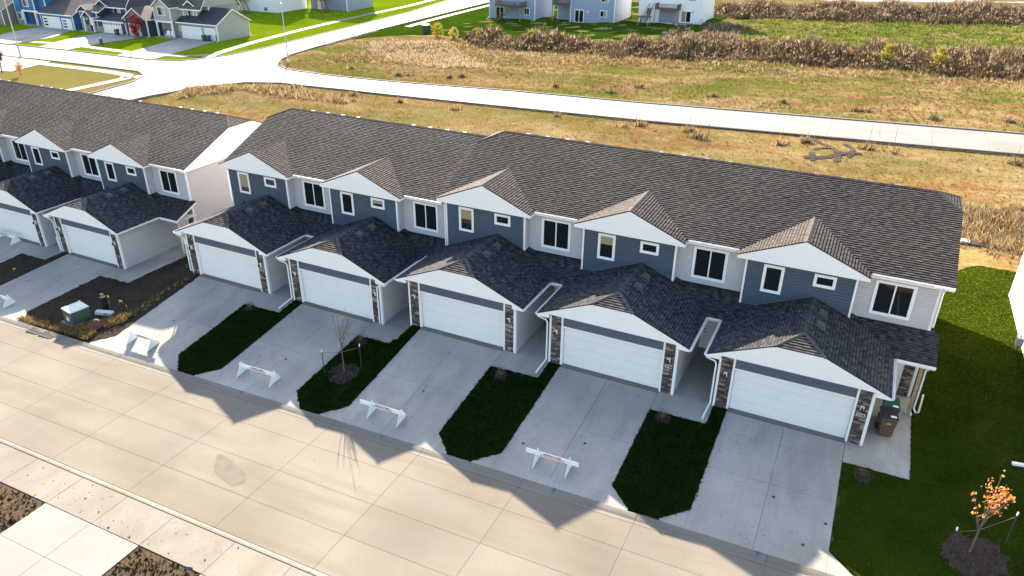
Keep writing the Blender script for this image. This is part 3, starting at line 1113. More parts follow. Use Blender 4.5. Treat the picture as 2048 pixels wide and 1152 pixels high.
# shared meshes of one townhouse (origin: left foot of its garage door, floor level)
UX0, UX1 = -0.760, 7.3137
LW_Y, DK_Y = 4.72, 4.12
def unit_meshes():
    R = {}
    # dark bay
    b = MB(); siding(b, (-0.70, DK_Y), (3.98, DK_Y), 2.85, 5.72, (0, -1)); R['bay_siding'] = b.mesh('siding', M['dark_siding'])
    b = MB()
    siding(b, (4.04, LW_Y), (UX1, LW_Y), 3.0, 5.76, (0, -1), 0.12)
    siding(b, (4.045, DK_Y + .06), (4.045, LW_Y), 3.0, 5.76, (1, 0), 0.12)
    siding(b, (-0.765, DK_Y + .06), (-0.765, LW_Y), 2.5, 5.76, (-1, 0), 0.12)
    siding(b, (5.558, 0.06), (5.558, LW_Y), 0.0, 2.66, (1, 0), 0.12)
    siding(b, (-0.678, 0.06), (-0.678, LW_Y), -0.4, 2.66, (-1, 0), 0.12)
    siding(b, (5.56, LW_Y), (UX1, LW_Y), 0.0, 3.0, (0, -1), 0.12)
    siding(b, (UX0, 14.98), (UX1, 14.98), -0.3, 5.76, (0, 1), 0.12)
    R['siding'] = b.mesh('siding', M['light_siding'])
    b = MB()
    b.box(-0.02, 4.90, 0.0, 0.05, 2.19, 2.86)
    siding(b, (0.0, 0.0), (4.88, 0.0), 2.20, 2.86, (0, -1), 0.11)
    R['header_board'] = b.mesh('header_board', M['header'])
    # shell that closes the volumes
    b = MB()
    b.box(UX0 + .01, 4.03, DK_Y + .03, 14.94, -0.4, 5.9)
    b.box(4.03, UX1 - .012, LW_Y + .03, 14.94, -0.4, 5.9)
    b.box(-0.66, 5.54, 0.22, 4.14, -0.4, 2.70)
    b.box(4.045, 5.54, 4.14, 4.74, -0.4, 2.70)
    R['wall'] = b.mesh('wall', M['light_siding'])
    def tb(*bx):
        q = MB()
        for t in bx:
            q.box(*t)
        return q.mesh('trim_board', M['white'])
    R['trims'] = [tb((-0.775, -0.69, DK_Y - .022, DK_Y + .07, 2.7, 5.70)), tb((3.97, 4.06, DK_Y - .022, DK_Y + .07, 3.0, 5.70)),
                  tb((-0.09, 0.0, -0.055, 0.20, -0.02, 2.86)), tb((4.88, 4.97, -0.055, 0.20, -0.02, 2.86)),
                  tb((-0.70, -0.60, -0.06, 0.07, -0.35, 2.78)), tb((5.45, 5.575, -0.06, 0.07, -0.05, 2.78)),
                  tb((0.0, 4.88, -0.02, 0.06, 2.12, 2.195)),
                  tb((5.66, 5.75, LW_Y - .05, LW_Y, 0, 2.2), (6.66, 6.74, LW_Y - .05, LW_Y, 0, 2.2), (5.66, 6.74, LW_Y - .055, LW_Y, 2.2, 2.3))]
    # white closed gables
    b = MB()
    b.prism([(-1.149, 3.77, 5.70), (4.509, 3.77, 5.70), (4.509, 3.77, 5.835), (1.68, 3.77, 7.013), (-1.149, 3.77, 5.835)], (0, 0.03, 0))
    b.box(-1.149, 4.509, 3.80, 4.10, 5.70, 5.72)
    b.box(-1.149, -0.79, 3.80, 4.33, 5.70, 5.83)
    b.box(4.07, 4.509, 3.80, 4.33, 5.70, 5.83)
    R['gable_panel'] = b.mesh('gable_panel', M['white'])
    b = MB()
    b.prism([(-1.217, -.372, 2.655), (-0.62, -.372, 2.655), (-0.62, -.372, 2.86), (5.50, -.372, 2.86), (5.50, -.372, 2.655), (6.091, -.372, 2.655), (6.091, -.372, 2.76), (3.403, -.372, 3.88), (1.471, -.372, 3.88), (-1.217, -.372, 2.76)], (0, 0.03, 0))
    b.box(-0.62, 5.50, -.342, -0.0, 2.86, 2.88)
    b.box(-1.217, -0.62, -.342, -0.08, 2.655, 2.755)
    b.box(5.50, 6.091, -.342, -0.08, 2.655, 2.755)
    R['garage_gable'] = b.mesh('gable_panel', M['white'])
    # eave boards and gutters
    R['fascia'] = []
    for nm, *bx in (('fascia', 4.51, 6.925, 4.30, 4.325, 5.72, 5.91), ('soffit', 4.07, UX1, 4.325, LW_Y, 5.74, 5.76), ('fascia', 6.07, 6.095, -.30, 2.94, 2.655, 2.76),
                    ('soffit', 5.57, 6.07, 0.10, LW_Y, 2.66, 2.675), ('fascia', -1.220, -1.195, -.30, 2.94, 2.655, 2.76), ('soffit', -1.195, -0.70, 0.10, LW_Y, 2.66, 2.675),
                    ('fascia', 6.09, 6.86, 2.94, 2.965, 2.60, 2.75)):
        q = MB(); q.box(*bx)
        R['fascia'].append((nm, q.mesh(nm, M['white'])))
    def gut(p, q, side):
        g = MB()
        p, q = Vector(p), Vector(q)
        s = Vector(side)
        prof = [(0.0, 0.0), (0.0, -0.10), (0.075, -0.10), (0.115, -0.02), (0.115, 0.0), (0.105, 0.0), (0.07, -0.088), (0.01, -0.088)]
        rows = [[r + s * a + Vector((0, 0, z)) for a, z in prof] for r in (p, q)]
        n = len(prof)
        for i in range(n):
            j = (i + 1) % n
            g.face([rows[0][i], rows[1][i], rows[1][j], rows[0][j]])
        g.face(rows[0]); g.face(rows[1][::-1])
        return g
    R['gutters'] = []
    for p, q, s in (((4.53, 4.30, 5.915), (6.91, 4.30, 5.915), (0, -1, 0)), ((6.097, -.36, 2.775), (6.097, 2.82, 2.775), (1, 0, 0)),
                    ((-1.222, -.36, 2.775), (-1.222, 2.82, 2.775), (-1, 0, 0)), ((6.20, 2.938, 2.775), (6.75, 2.938, 2.775), (0, -1, 0))):
        R['gutters'].append(gut(p, q, s).mesh('gutter', M['white_vinyl']))
    # garage door sections
    R['door_sections'] = []
    for k in range(4):
        z0, z1 = 0.012 + 0.527 * k, 0.012 + 0.527 * (k + 1) - 0.007
        q = MB()
        q.box(0.02, 4.86, 0.13, 0.17, z0, z1)
        for r in range(4):
            zz = z0 + 0.03 + r * 0.125
            q.hexa([(0.03, 0.13, zz), (4.85, 0.13, zz), (4.85, 0.135, zz), (0.03, 0.135, zz)],
                   [(0.03, 0.122, zz + 0.05), (4.85, 0.122, zz + 0.05), (4.85, 0.131, zz + 0.10), (0.03, 0.131, zz + 0.10)])
        R['door_sections'].append(q.mesh('panel', M['door_white']))
    b = MB(); b.box(0.0, 4.88, 0.172, 0.21, 0.0, 2.14); R['garage_door'] = b.mesh('garage_door', M['white_vinyl'])
    # roofs of the garage, the bay and the porch
    gl = [(-1.217, -.372, 2.807), (-1.217, LW_Y, 2.807), (2.437, LW_Y, 4.3295), (2.437, .595, 4.3295), (1.471, -.372, 3.927)]
    gr = [(6.091, -.372, 2.807), (6.091, LW_Y, 2.807), (2.437, LW_Y, 4.3295), (2.437, .595, 4.3295), (3.403, -.372, 3.927)]
    gh = [(1.471, -.372, 3.927), (3.403, -.372, 3.927), (2.437, .595, 4.3295)]
    b, s = MB(), MB()
    for p in (gl, gr, gh):
        deck_plane(b, p)
    cut = DK_Y + 0.05
    shingles(s, [(-1.217, -.372, 2.807), (-1.217, cut, 2.807), (2.437, cut, 4.3295), (2.437, .595, 4.3295), (1.471, -.372, 3.927)], pal=SHC_SHADED, band=0.55)
    shingles(s, gr, pal=SHC_SHADED, band=0.55)
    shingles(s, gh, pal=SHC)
    caps(s, (2.437, cut, 4.33), (2.437, .595, 4.33), (1, 0, -SL), (-1, 0, -SL), pal=SHC_SHADED)
    for sx in (1.471, 3.403):
        caps(s, (sx, -.37, 3.93), (2.437, .595, 4.33), (-1 if sx < 2 else 1, 0, -SL), (0, -1, -SL))
    R['garage_roof'] = (b.mesh('roof', M['felt']), s.mesh('shingles', M['shingle']))
    bl = [(-1.149, 3.77, 5.888), (-1.149, 4.20, 5.888), (1.68, 7.03, 7.067), (1.68, 3.77, 7.067)]
    br = [(4.509, 3.77, 5.888), (4.509, 4.20, 5.888), (1.68, 7.03, 7.067), (1.68, 3.77, 7.067)]
    b, s = MB(), MB()
    for p in (bl, br):
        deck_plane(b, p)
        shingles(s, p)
    caps(s, (1.68, 6.95, 7.067), (1.68, 3.77, 7.067), (1, 0, -SL), (-1, 0, -SL))
    R['bay_roof'] = (b.mesh('roof', M['felt']), s.mesh('shingles', M['shingle']))
    def porch(x1):
        pp = [(4.3, 2.94, 2.80), (x1, 2.94, 2.80), (x1, 4.78, 2.80 + 1.84 * SL), (4.3, 4.78, 2.80 + 1.84 * SL)]
        b, s = MB(), MB()
        deck_plane(b, pp)
        shingles(s, pp, pal=SHC_SHADED, band=0.55)
        return b.mesh('roof', M['felt']), s.mesh('shingles', M['shingle'])
    R['porch_mid'] = porch(8.75)
    R['porch_end'] = porch(7.72)
    # main roof, three kinds
    for kind, x0, x1 in (('left', UX0 - GW, UX1), ('mid', UX0, UX1), ('right', UX0, UX1 + GW)):
        b, s = MB(), MB()
        for back in (0, 1):
            m = (lambda y: 2 * RIDGE_Y - y) if back else (lambda y: y)
            p = [(x0, m(EAVE_Y), EAVE_Z), (x1, m(EAVE_Y), EAVE_Z)]
            if kind == 'right':
                p += [(x1, m(8.70), zmain(8.70)), (x1 - 1.15, m(RIDGE_Y), RIDGE_Z)]
            else:
                p += [(x1, m(RIDGE_Y), RIDGE_Z)]
            if kind == 'left':
                p += [(x0 + 1.15, m(RIDGE_Y), RIDGE_Z), (x0, m(8.70), zmain(8.70))]
            else:
                p += [(x0, m(RIDGE_Y), RIDGE_Z)]
            deck_plane(b, p)
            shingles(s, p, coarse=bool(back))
        xa, xb = x0, x1
        if kind == 'left':
            hp = [(x0, 8.70, zmain(8.70)), (x0, 11.0, zmain(8.70)), (x0 + 1.15, RIDGE_Y, RIDGE_Z)]
            xa = x0 + 1.15
        if kind == 'right':
            hp = [(x1, 8.70, zmain(8.70)), (x1, 11.0, zmain(8.70)), (x1 - 1.15, RIDGE_Y, RIDGE_Z)]
            xb = x1 - 1.15
        if kind != 'mid':
            deck_plane(b, hp)
            shingles(s, hp)
            dx = -1 if kind == 'left' else 1
            caps(s, hp[0], hp[2], (0, -1, -SL), (dx, 0, -SL))
            caps(s, hp[1], hp[2], (0, 1, -SL), (dx, 0, -SL))
        caps(s, (xb, RIDGE_Y, RIDGE_Z), (xa, RIDGE_Y, RIDGE_Z), (0, -1, -SL), (0, 1, -SL))
        R['main_' + kind] = (b.mesh('roof', M['felt']), s.mesh('shingles', M['shingle']))
        if kind != 'mid':
            xe = x0 if kind == 'left' else x1 - 0.03
            g = MB()
            zz = zmain(8.70)
            g.prism([(xe, EAVE_Y, 5.72), (xe, BACK_Y, 5.72), (xe, BACK_Y, EAVE_Z - .05), (xe, 11.0, zz - .05), (xe, 8.70, zz - .05), (xe, EAVE_Y, EAVE_Z - .05)], (0.03, 0, 0))
            xw = UX0 - .01 if kind == 'left' else UX1
            g.box(min(xe, xw), max(xe, xw), EAVE_Y, BACK_Y, 5.72, 5.74)
            R['end_gable_' + kind] = g.mesh('gable_panel', M['white'])
            q = MB()
            if kind == 'left':
                siding(q, (UX0 - .004, DK_Y + .06), (UX0 - .004, 14.98), -0.6, 5.72, (-1, 0), 0.12)
            else:
                siding(q, (UX1, LW_Y), (UX1, 14.98), -0.5, 5.72, (1, 0), 0.12)
            R['end_siding_' + kind] = q.mesh('siding', M['light_siding'])
    # box vents
    q = MB()
    q.hexa([(-.17, -.17, -.02), (.17, -.17, -.02), (.17, .17, -.02), (-.17, .17, -.02)], [(-.16, -.16, .075), (.16, -.16, .075), (.15, .15, .085), (-.15, .15, .085)])
    q.box(-.22, .22, -.22, .22, -.025, -.005)
    R['vent'] = q.mesh('roof_vent', plain('vent_brown', (0.075, 0.066, 0.063), 0.6))
    q2 = MB(); q2.box(-.13, .13, -.13, .13, -.03, .09); R['vent_pale'] = q2.mesh('roof_vent', plain('vent_galvanised', (0.075, 0.075, 0.078), 0.7))
    q = MB()
    q.tube([(0, 0, -0.1), (0, 0, 0.26)], 0.045, 10)
    q.disc((0, 0, 0.0), 0.13, 12, h=0.03)
    R['pipe'] = q.mesh('vent_pipe', M['black'])
    # lantern on a white block
    q = MB(); q.box(-.075, .075, -.055, 0, -.12, .10); R['lamp_plate'] = q.mesh('wall_lamp', M['white'])
    q = MB()
    q.tube([(0, -.055, .05), (0, -.11, .075), (0, -.16, .05)], .016, 6)
    q.tube([(0, -.16, .055), (0, -.16, .03), (0, -.16, -.09)], .04, 8, .065)
    R['lamp_head'] = q.mesh('lantern', M['black'])
    q = MB(); q.box(5.76, 6.655, LW_Y - .04, LW_Y - .005, 0.03, 2.19); R['front_door'] = q.mesh('front_door', M['white_vinyl'])
    q = MB()
    for zz in (0.98, 1.14):
        q.tube([(5.84, LW_Y - .04, zz), (5.84, LW_Y - .09, zz)], .03, 8)
    R['handle'] = q.mesh('handle', M['black'])
    q = MB(); q.box(5.50, 5.565, 3.6, 3.72, 0.9, 1.1); R['meter'] = q.mesh('outlet_box', M['steel'])
    return R
UM = unit_meshes()

ORD = ['first', 'second', 'third', 'fourth', 'fifth']
TAN_PANES = {('main', 0): (0.25, 0.0), ('main', 2): (0.52, 0), ('main', 3): (0.62, 0), ('main', 1): (0, 0.4)}
def downspout(root, pts, ext=None, r=0.042):
    b = MB()
    P = [Vector(p) for p in pts]
    b.tube(P, r, 6)
    if ext:
        b.tube([Vector(p) for p in ext], r * 1.05, 6)
    return b.build('downspout', M['white_vinyl'], root)

def townhouse(ox, z, kind, row, k, label, group, number=None, spout=None):
    R = UM
    t = thing('townhouse', label, 'townhouse', (ox, 0, z), 0, group)
    stuff(put('siding', R['bay_siding'], t))['label'] = 'dark slate blue lap siding on the front bay'
    stuff(put('siding', R['siding'], t))['label'] = 'pale grey lap siding'
    put('wall', R['wall'], t)
    put('header_board', R['header_board'], t)
    for me in R['trims']:
        put('trim_board', me, t)
    put('gable_panel', R['gable_panel'], t)
    put('gable_panel', R['garage_gable'], t)
    for nm, me in R['fascia']:
        put(nm, me, t)
    for i, me in enumerate(R['gutters']):
        if i == 3 and kind == 'right':
            continue
        put('gutter', me, t)
    gd = put('garage_door', R['garage_door'], t)
    for me in R['door_sections']:
        put('panel', me, gd)
    roofs = [R['main_' + kind], R['bay_roof'], R['garage_roof']]
    roofs.append(R['porch_end'] if kind == 'right' else R['porch_mid'])
    for dk, sh in roofs:
        r = put('roof', dk, t)
        stuff(put('shingles', sh, r))
    for (x, y) in ((2.95, 1.9), (2.95, 3.1)):
        v = put('roof_vent', R['vent'], t, (x, y, 4.3295 - SL * (x - 2.437) + 0.03))
        v.rotation_euler = (0, math.atan(SL), 0)
    v = put('vent_pipe', R['pipe'], t, (1.5, 2.9, 4.3295 - SL * (2.437 - 1.5)))
    for q in range(4):
        v = put('roof_vent', R['vent_pale'], t, (1.2 + 1.25 * q, RIDGE_Y + 0.62, RIDGE_Z - SL * 0.62 + 0.012))
    bl = TAN_PANES.get((row, k), (0, 0))
    window(t, 4.761, 6.41, 3.829, 5.50, LW_Y, True)
    window(t, 0.063, 0.979, 4.11, 5.499, DK_Y, False, tan_pane=bl[0])
    window(t, 2.256, 3.195, 4.873, 5.488, DK_Y, False, tan_pane=bl[1])
    stone_column(t, -0.60, -0.09, -0.30, 2.855, -0.02)
    stone_column(t, 4.97, 5.45, -0.05, 2.855, -0.02)
    stone_column(t, 6.76, 7.20, 0.0, 2.6, LW_Y - 0.005)
    for x in (-0.34, 5.20):
        lp = put('wall_lamp', R['lamp_plate'], t, (x, -0.07, 1.83))
        put('lantern', R['lamp_head'], lp)
    if number:
        b = MB()
        b.box(5.04, 5.38, -0.085, -0.07, 1.40, 1.56)
        pl = b.build('house_number', M['number_plate'], t)
        me = text_mesh('numerals', number, 0.13, M['black_print'])
        n = put('numerals', me, pl, (5.21, -0.087, 1.475))
        n.rotation_euler = (math.pi / 2, 0, 0)
    fd = put('front_door', R['front_door'], t)
    put('handle', R['handle'], fd)
    if kind == 'right':
        put('gable_panel', R['end_gable_right'], t)
        stuff(put('siding', R['end_siding_right'], t))
        put('outlet_box', R['meter'], t)
        b = MB(); b.box(UX1 - .09, UX1 + .022, LW_Y - .022, LW_Y + .09, 0.0, 5.72); b.build('trim_board', M['white'], t)
        b = MB(); b.box(UX1 - .02, UX1 + .022, 14.89, 15.0, 0.0, 5.72); b.build('trim_board', M['white'], t)
        b = MB(); b.box(6.865, 7.70, 2.94, 2.965, 2.60, 2.75); b.build('fascia', M['white'], t)
        b = MB(); b.box(5.57, 7.69, 2.967, LW_Y, 2.58, 2.598); b.build('soffit', M['white'], t)
        b = MB()
        b.prism([(7.70, 2.94, 2.60), (7.70, 4.78, 2.60 + 1.84 * SL), (7.70, 4.78, 2.74 + 1.84 * SL), (7.70, 2.94, 2.74)], (0.02, 0, 0))
        b.build('fascia', M['white'], t)
        b = MB(); b.box(6.925, UX1 + GW - .03, 4.30, 4.325, 5.72, 5.91); b.build('fascia', M['white'], t)
        b = MB()
        b.box(6.91, UX1 + GW, 4.19, 4.30, 5.82, 5.915); b.build('gutter', M['white_vinyl'], t)
        b = MB()
        b.box(6.20, 7.72, 2.83, 2.938, 2.68, 2.775); b.build('gutter', M['white_vinyl'], t)
        b = MB(); b.box(7.20, 7.345, 3.20, 3.345, 0.02, 2.58); pst = b.build('porch_post', M['timber'], t)
        b = MB(); b.box(7.13, 7.415, 3.13, 3.415, 0.0, 0.025); b.build('base_plate', M['steel'], pst)
        downspout(t, [(UX1 + .05, 4.20, 5.82), (UX1 + .06, 4.35, 5.66), (UX1 + .07, LW_Y - .05, 5.55), (UX1 + .07, LW_Y - .05, 3.75)])
        downspout(t, [(7.45, 2.88, 2.70), (7.46, 2.95, 2.56), (7.44, 3.27, 2.50), (7.42, 3.27, 0.35), (7.52, 3.15, 0.22), (7.62, 3.1, 0.30), (7.60, 3.15, 1.2)])
    if kind == 'left':
        put('gable_panel', R['end_gable_left'], t)
        stuff(put('siding', R['end_siding_left'], t))
        b = MB(); b.box(UX0 - .03, UX0 + .02, 14.89, 15.0, -0.5, 5.72); b.build('trim_board', M['white'], t)
        downspout(t, [(-0.95, 4.22, 5.75), (-0.9, 4.16, 5.62), (-0.84, DK_Y - .03, 5.5), (-0.84, DK_Y - .03, 2.95)])
    if spout in ('left', 'left_ext', 'fold'):
        ext = None
        if spout == 'left_ext':
            ext = [(-0.80, -0.09, 0.14), (-0.86, -0.75, 0.02), (-0.88, -1.15, -0.05)]
        if spout == 'fold':
            ext = [(-0.80, -0.12, 0.05), (-0.84, -0.16, 1.1)]
        downspout(t, [(-1.27, -0.30, 2.70), (-1.22, -0.27, 2.58), (-0.86, -0.12, 2.38), (-0.80, -0.09, 2.22), (-0.80, -0.09, 0.14)], ext)
    if spout == 'right':
        downspout(t, [(6.14, -0.30, 2.70), (6.08, -0.27, 2.58), (5.60, -0.14, 2.42), (5.40, -0.13, 2.30), (5.40, -0.13, 0.04)])
    return t

GM, GL_ = 'attached townhouses in the near row', 'attached townhouses in the far left row'
LM = ['dark and white townhouse at the left end of the near row, beside bare topsoil',
      'near row townhouse with a white downspout on both sides of its garage door',
      'middle townhouse of the near row, at the step in the main roof ridge',
      'near row townhouse second from the right, a narrow roof slot showing its front door',
      'townhouse at the right end of the near row, wheelie bins beside its garage']
KM = ['left', 'mid', 'left', 'mid', 'right']
SP = ['left', 'left_ext', None, 'left_ext', 'left_ext']
NM = ['2086', '2090', '2096', '2102', '2138']
for k, (ox, z) in enumerate(MAIN):
    h = townhouse(ox, z, KM[k], 'main', k, LM[k], GM, NM[k], SP[k])
    if k == 1:
        downspout(h, [(6.14, -0.30, 2.70), (6.08, -0.27, 2.58), (5.60, -0.14, 2.42), (5.40, -0.13, 2.30), (5.40, -0.13, 0.04)])
LL = ['townhouse of the left row past the picture edge, only its roof corner showing',
      'townhouse of the left row cut by the left edge of the picture',
      'left row townhouse next to its end unit, a barricade before its garage',
      'end townhouse of the left row, its pale end wall facing bare topsoil']
for k, (ox, z) in enumerate(LEFT):
    townhouse(ox, z, 'right' if k == 3 else 'mid', 'left', k, LL[k], GL_, None, 'fold' if k == 3 else 'left')

# ------------------------------------------------------------------ things on the driveways
def barricade(x0, x1, y, lx, label, ry=0.0):
    """white plank on two plywood A-legs; lx: x of both legs"""
    xc = (x0 + x1) / 2
    zc = H(xc, y)
    t = thing('barricade', label, 'barricade', (xc, y, zc), ry, 'white plank barricades across the driveways')
    sl = (H(x1, y) - H(x0, y)) / (x1 - x0)
    hw = (x1 - x0) / 2
    b = MB()
    b.hexa([(-hw, -.045, .36 - sl * hw), (hw, -.045, .36 + sl * hw), (hw, -.005, .36 + sl * hw), (-hw, -.005, .36 - sl * hw)],
           [(-hw, -.045, .565 - sl * hw), (hw, -.045, .565 + sl * hw), (hw, -.005, .565 + sl * hw), (-hw, -.005, .565 - sl * hw)])
    b.build('plank', M['white'], t)
    for x in lx:
        d = x - xc
        g0, g1 = H(x, y - .42) - zc, H(x, y + .40) - zc
        b = MB()
        b.prism([(d - .012, -.44, g0 + .005), (d - .012, .40, g1 + .005), (d - .012, .06, g0 + .70), (d - .012, -.0, g0 + .70), (d - .012, -.04, g0 + .66)], (.024, 0, 0))
        b.build('leg', M['white'], t)
    pl = t.children[0]
    for txt, zz, m in (('DRIVEWAY CLOSED', .51, M['maroon_print']), ('DO NOT DRIVE ON CONCRETE', .425, M['red_print'])):
        me = text_mesh('lettering', txt, 0.088 if 'NOT' not in txt else 0.075, m)
        o = put('lettering', me, pl, (0.02, -.048, zz))
        o.rotation_euler = (math.pi / 2, math.atan(-sl), 0)
    return t
barricade(-7.02, -4.66, -6.33, (-6.52, -5.08), 'white barricade on the driveway before the garage with the number 2102')
barricade(-15.50, -13.05, -6.38, (-14.86, -13.25), 'white barricade on the driveway of the middle townhouse')
barricade(-23.10, -20.72, -6.28, (-22.98, -20.85), 'white barricade on the driveway just left of the bare sapling')
barricade(-31.25, -28.95, -6.35, (-31.0, -29.35), 'white barricade standing in sunlight, throwing its shadow on the kerb')
barricade(-44.3, -41.85, -6.35, (-44.0, -42.0), 'white barricade cut by the left edge, beside the sunlit kerb corner')
barricade(-52.6, -50.1, -0.55, (-52.2, -50.25), 'white barricade close to a garage door at the left edge')

for k, (x, y) in enumerate(((2.64, -7.56), (-5.21, -7.56), (-13.49, -7.56), (-21.83, -7.56), (-30.42, -7.56))):
    b = MB()
    z = lambda a, c: S(a) + (0.053 if c > -7.66 else 0.03)
    for poly in ([(x - .05, y - .11), (x + .05, y - .11), (x + .05, y + .02), (x - .05, y + .02)], [(x - .17, y + .02), (x + .17, y + .02), (x, y + .09)]):
        b.prism([(p[0], p[1], z(*p) - 0.01) for p in poly], (0, 0, 0.014))
    tag(b.build('kerb_mark', M['blue_paint']), ['blue arrow on the kerb before the rightmost driveway', 'blue arrow on the kerb before the driveway numbered 2102',
        'blue arrow on the kerb before the middle driveway', 'blue arrow on the kerb before the driveway left of the sapling',
        'blue arrow on the kerb in the barricade shadow'][k], 'painted mark', 'blue arrows painted on the kerb')
for k, (x, y) in enumerate(((-7.49, -5.61), (-5.67, -5.92), (-13.40, -4.27), (-13.84, -5.87), (-21.59, -4.62), (2.71, -4.54), (4.66, -5.15), (4.04, -6.5), (-30.16, -4.21), (-5.05, -4.61))):
    b = MB()
    b.disc((0, 0, 0), 0.07, 10, h=0.006)
    o = b.build('valve_cap', M['iron'])
    o.location = (x, y, H(x, y) + 0.012)
    tag(o, ['small dark cap left on the driveway numbered 2102, nearer its barricade', 'small dark cap just above the right end of the barricade before number 2102',
            'dark cap on the right half of the middle driveway', 'dark cap just behind the barricade of the middle driveway', 'dark cap at the upper right of the driveway left of the sapling',
            'dark cap in the middle of the rightmost driveway', 'dark cap near the right edge of the rightmost driveway', 'dark cap low on the rightmost driveway near its right edge',
            'dark cap at the shadow edge on the leftmost sunlit driveway', 'dark cap on the upper right of the driveway numbered 2102'][k], 'valve cap', 'dark caps set in the driveways')

# transformer box and the odds and ends round it
t = thing('transformer_box', 'green steel transformer box on a pad in the bare topsoil', 'transformer', (-36.05, -6.0, H(-36, -6.0) + .04), math.radians(-8))
b = MB(); b.box(-.62, .62, -.72, .72, -.25, .05); b.build('pad', M['curb'], t)
b = MB(); b.hexa([(-.48, -.55, .05), (.48, -.55, .05), (.48, .55, .05), (-.48, .55, .05)], [(-.46, -.53, .86), (.46, -.53, .80), (.46, .53, .80), (-.46, .53, .86)]); b.build('body', M['transformer'], t)
b = MB(); b.hexa([(-.50, -.57, .862), (.50, -.57, .802), (.50, .57, .802), (-.50, .57, .862)], [(-.48, -.55, .90), (.48, -.55, .84), (.48, .55, .84), (-.48, .55, .90)]); b.build('lid', M['tlid'], t)
b = MB(); b.box(-.12, .16, -.562, -.552, .22, .42); b.build('warning_label', M['white'], t)
b = MB(); b.box(-.12, .16, -.560, -.550, .43, .58); b.build('warning_label', M['orange'], t)
b = MB(); b.box(.36, .42, -.585, -.56, .50, .62); b.build('padlock', M['steel'], t)
t = thing('cabinet_cover', 'pale green metal cover lying on the soil beside the transformer box', 'cover', (-34.85, -5.1, H(-34.85, -5.1) + .06), math.radians(18))
b = MB(); b.hexa([(-.55, -.16, 0), (.55, -.16, 0), (.55, .16, .02), (-.55, .16, .02)], [(-.54, -.15, .16), (.54, -.15, .16), (.54, .10, .22), (-.54, .10, .22)]); b.build('cover', M['tlid'], t)
b = MB(); b.box(.0, .25, -.162, -.155, .06, .12); b.build('label_strip', M['black_print'], t)
t = thing('cable_pedestal', 'black cable pedestal with yellow flags stuck around it', 'pedestal', (-35.55, -4.55, H(-35.5, -4.55) + .03))
b = MB(); b.tube([(0, 0, -.1), (0, 0, .75)], .16, 10, .13); b.build('post', M['black'], t)
b = MB(); b.tube([(0, 0, .75), (0, 0, .80)], .17, 10); b.build('cap', M['bin_black'], t)
for dx, dy in ((-.32, .1), (.28, .12)):
    b = MB(); b.tube([(dx, dy, 0), (dx, dy, .9)], .008, 4); f = b.build('flag_wire', M['steel'], t)
    b = MB(); b.box(dx, dx + .14, dy - .004, dy + .004, .80, .92); b.build('flag', M['yellow'], f)
FL = ['yellow marker flag next to the concrete edge, right of the transformer', 'yellow marker flag behind the transformer box', 'yellow marker flag at the transformer box corner',
      'yellow marker flag left of the transformer box', 'yellow marker flag on the soil right of the black pedestal', 'yellow marker flag on the foreground topsoil corner', None,
      'yellow marker flag on the soil strip of the left row']
for (x, y), lb in zip(((-33.74, -4.41), (-37.20, -3.43), (-37.84, -4.71), (-37.75, -5.14), (-35.0, -3.99), (-23.80, -16.80), (-15.26, -16.85), (-46.0, -3.5)), FL):
    t = thing('marker_flag', lb or 'blue marker flag on the right foreground topsoil', 'flag', (x, y, H(x, y) + .03), random.uniform(0, 3), 'marker flags in the topsoil')
    b = MB(); b.tube([(0, 0, -.05), (.02, 0, .32)], .007, 4); b.build('wire', M['steel'], t)
    b = MB(); b.hexa([(.02, -.004, .2), (.2, -.004, .16), (.2, .004, .16), (.02, .004, .2)], [(.02, -.004, .32), (.22, -.004, .26), (.22, .004, .26), (.02, .004, .32)]); b.build('flag', M['yellow'] if lb else M['blue_paint'], t)
b = MB(); b.hexa([(-.2, -.1, 0), (.2, -.12, 0), (.2, .1, 0), (-.2, .1, 0)], [(-.18, -.09, .07), (.17, -.1, .05), (.18, .08, .06), (-.17, .09, .08)])
o = b.build('paper_scrap', M['white']); o.location = (-34.75, -5.75, H(-34.8, -5.7) + .03); tag(o, 'white crumpled scrap on the soil below the pale cover', 'scrap')
for k, x in enumerate((-37.45, -36.32)):
    t = thing('storm_grate', ['left storm grate in the gutter below the transformer', 'right storm grate in the gutter below the transformer'][k], 'drain grate',
              (x, -7.78, S(x) + .012), math.atan(.034) * 0, 'storm grates in the gutter')
    b = MB(); b.box(-.48, .48, -.24, -.20, 0, .035); b.box(-.48, .48, .20, .24, 0, .035); b.box(-.48, -.44, -.20, .20, 0, .035); b.box(.44, .48, -.20, .20, 0, .035)
    b.build('rim', M['iron'], t)
    for q in range(9):
        b = MB(); b.box(-.40 + q * .095, -.36 + q * .095, -.20, .20, .004, .03); b.build('bar', M['iron'], t)
    b = MB(); b.box(-.44, .44, -.20, .20, -.03, .002); b.build('well', M['bin_black'], t)

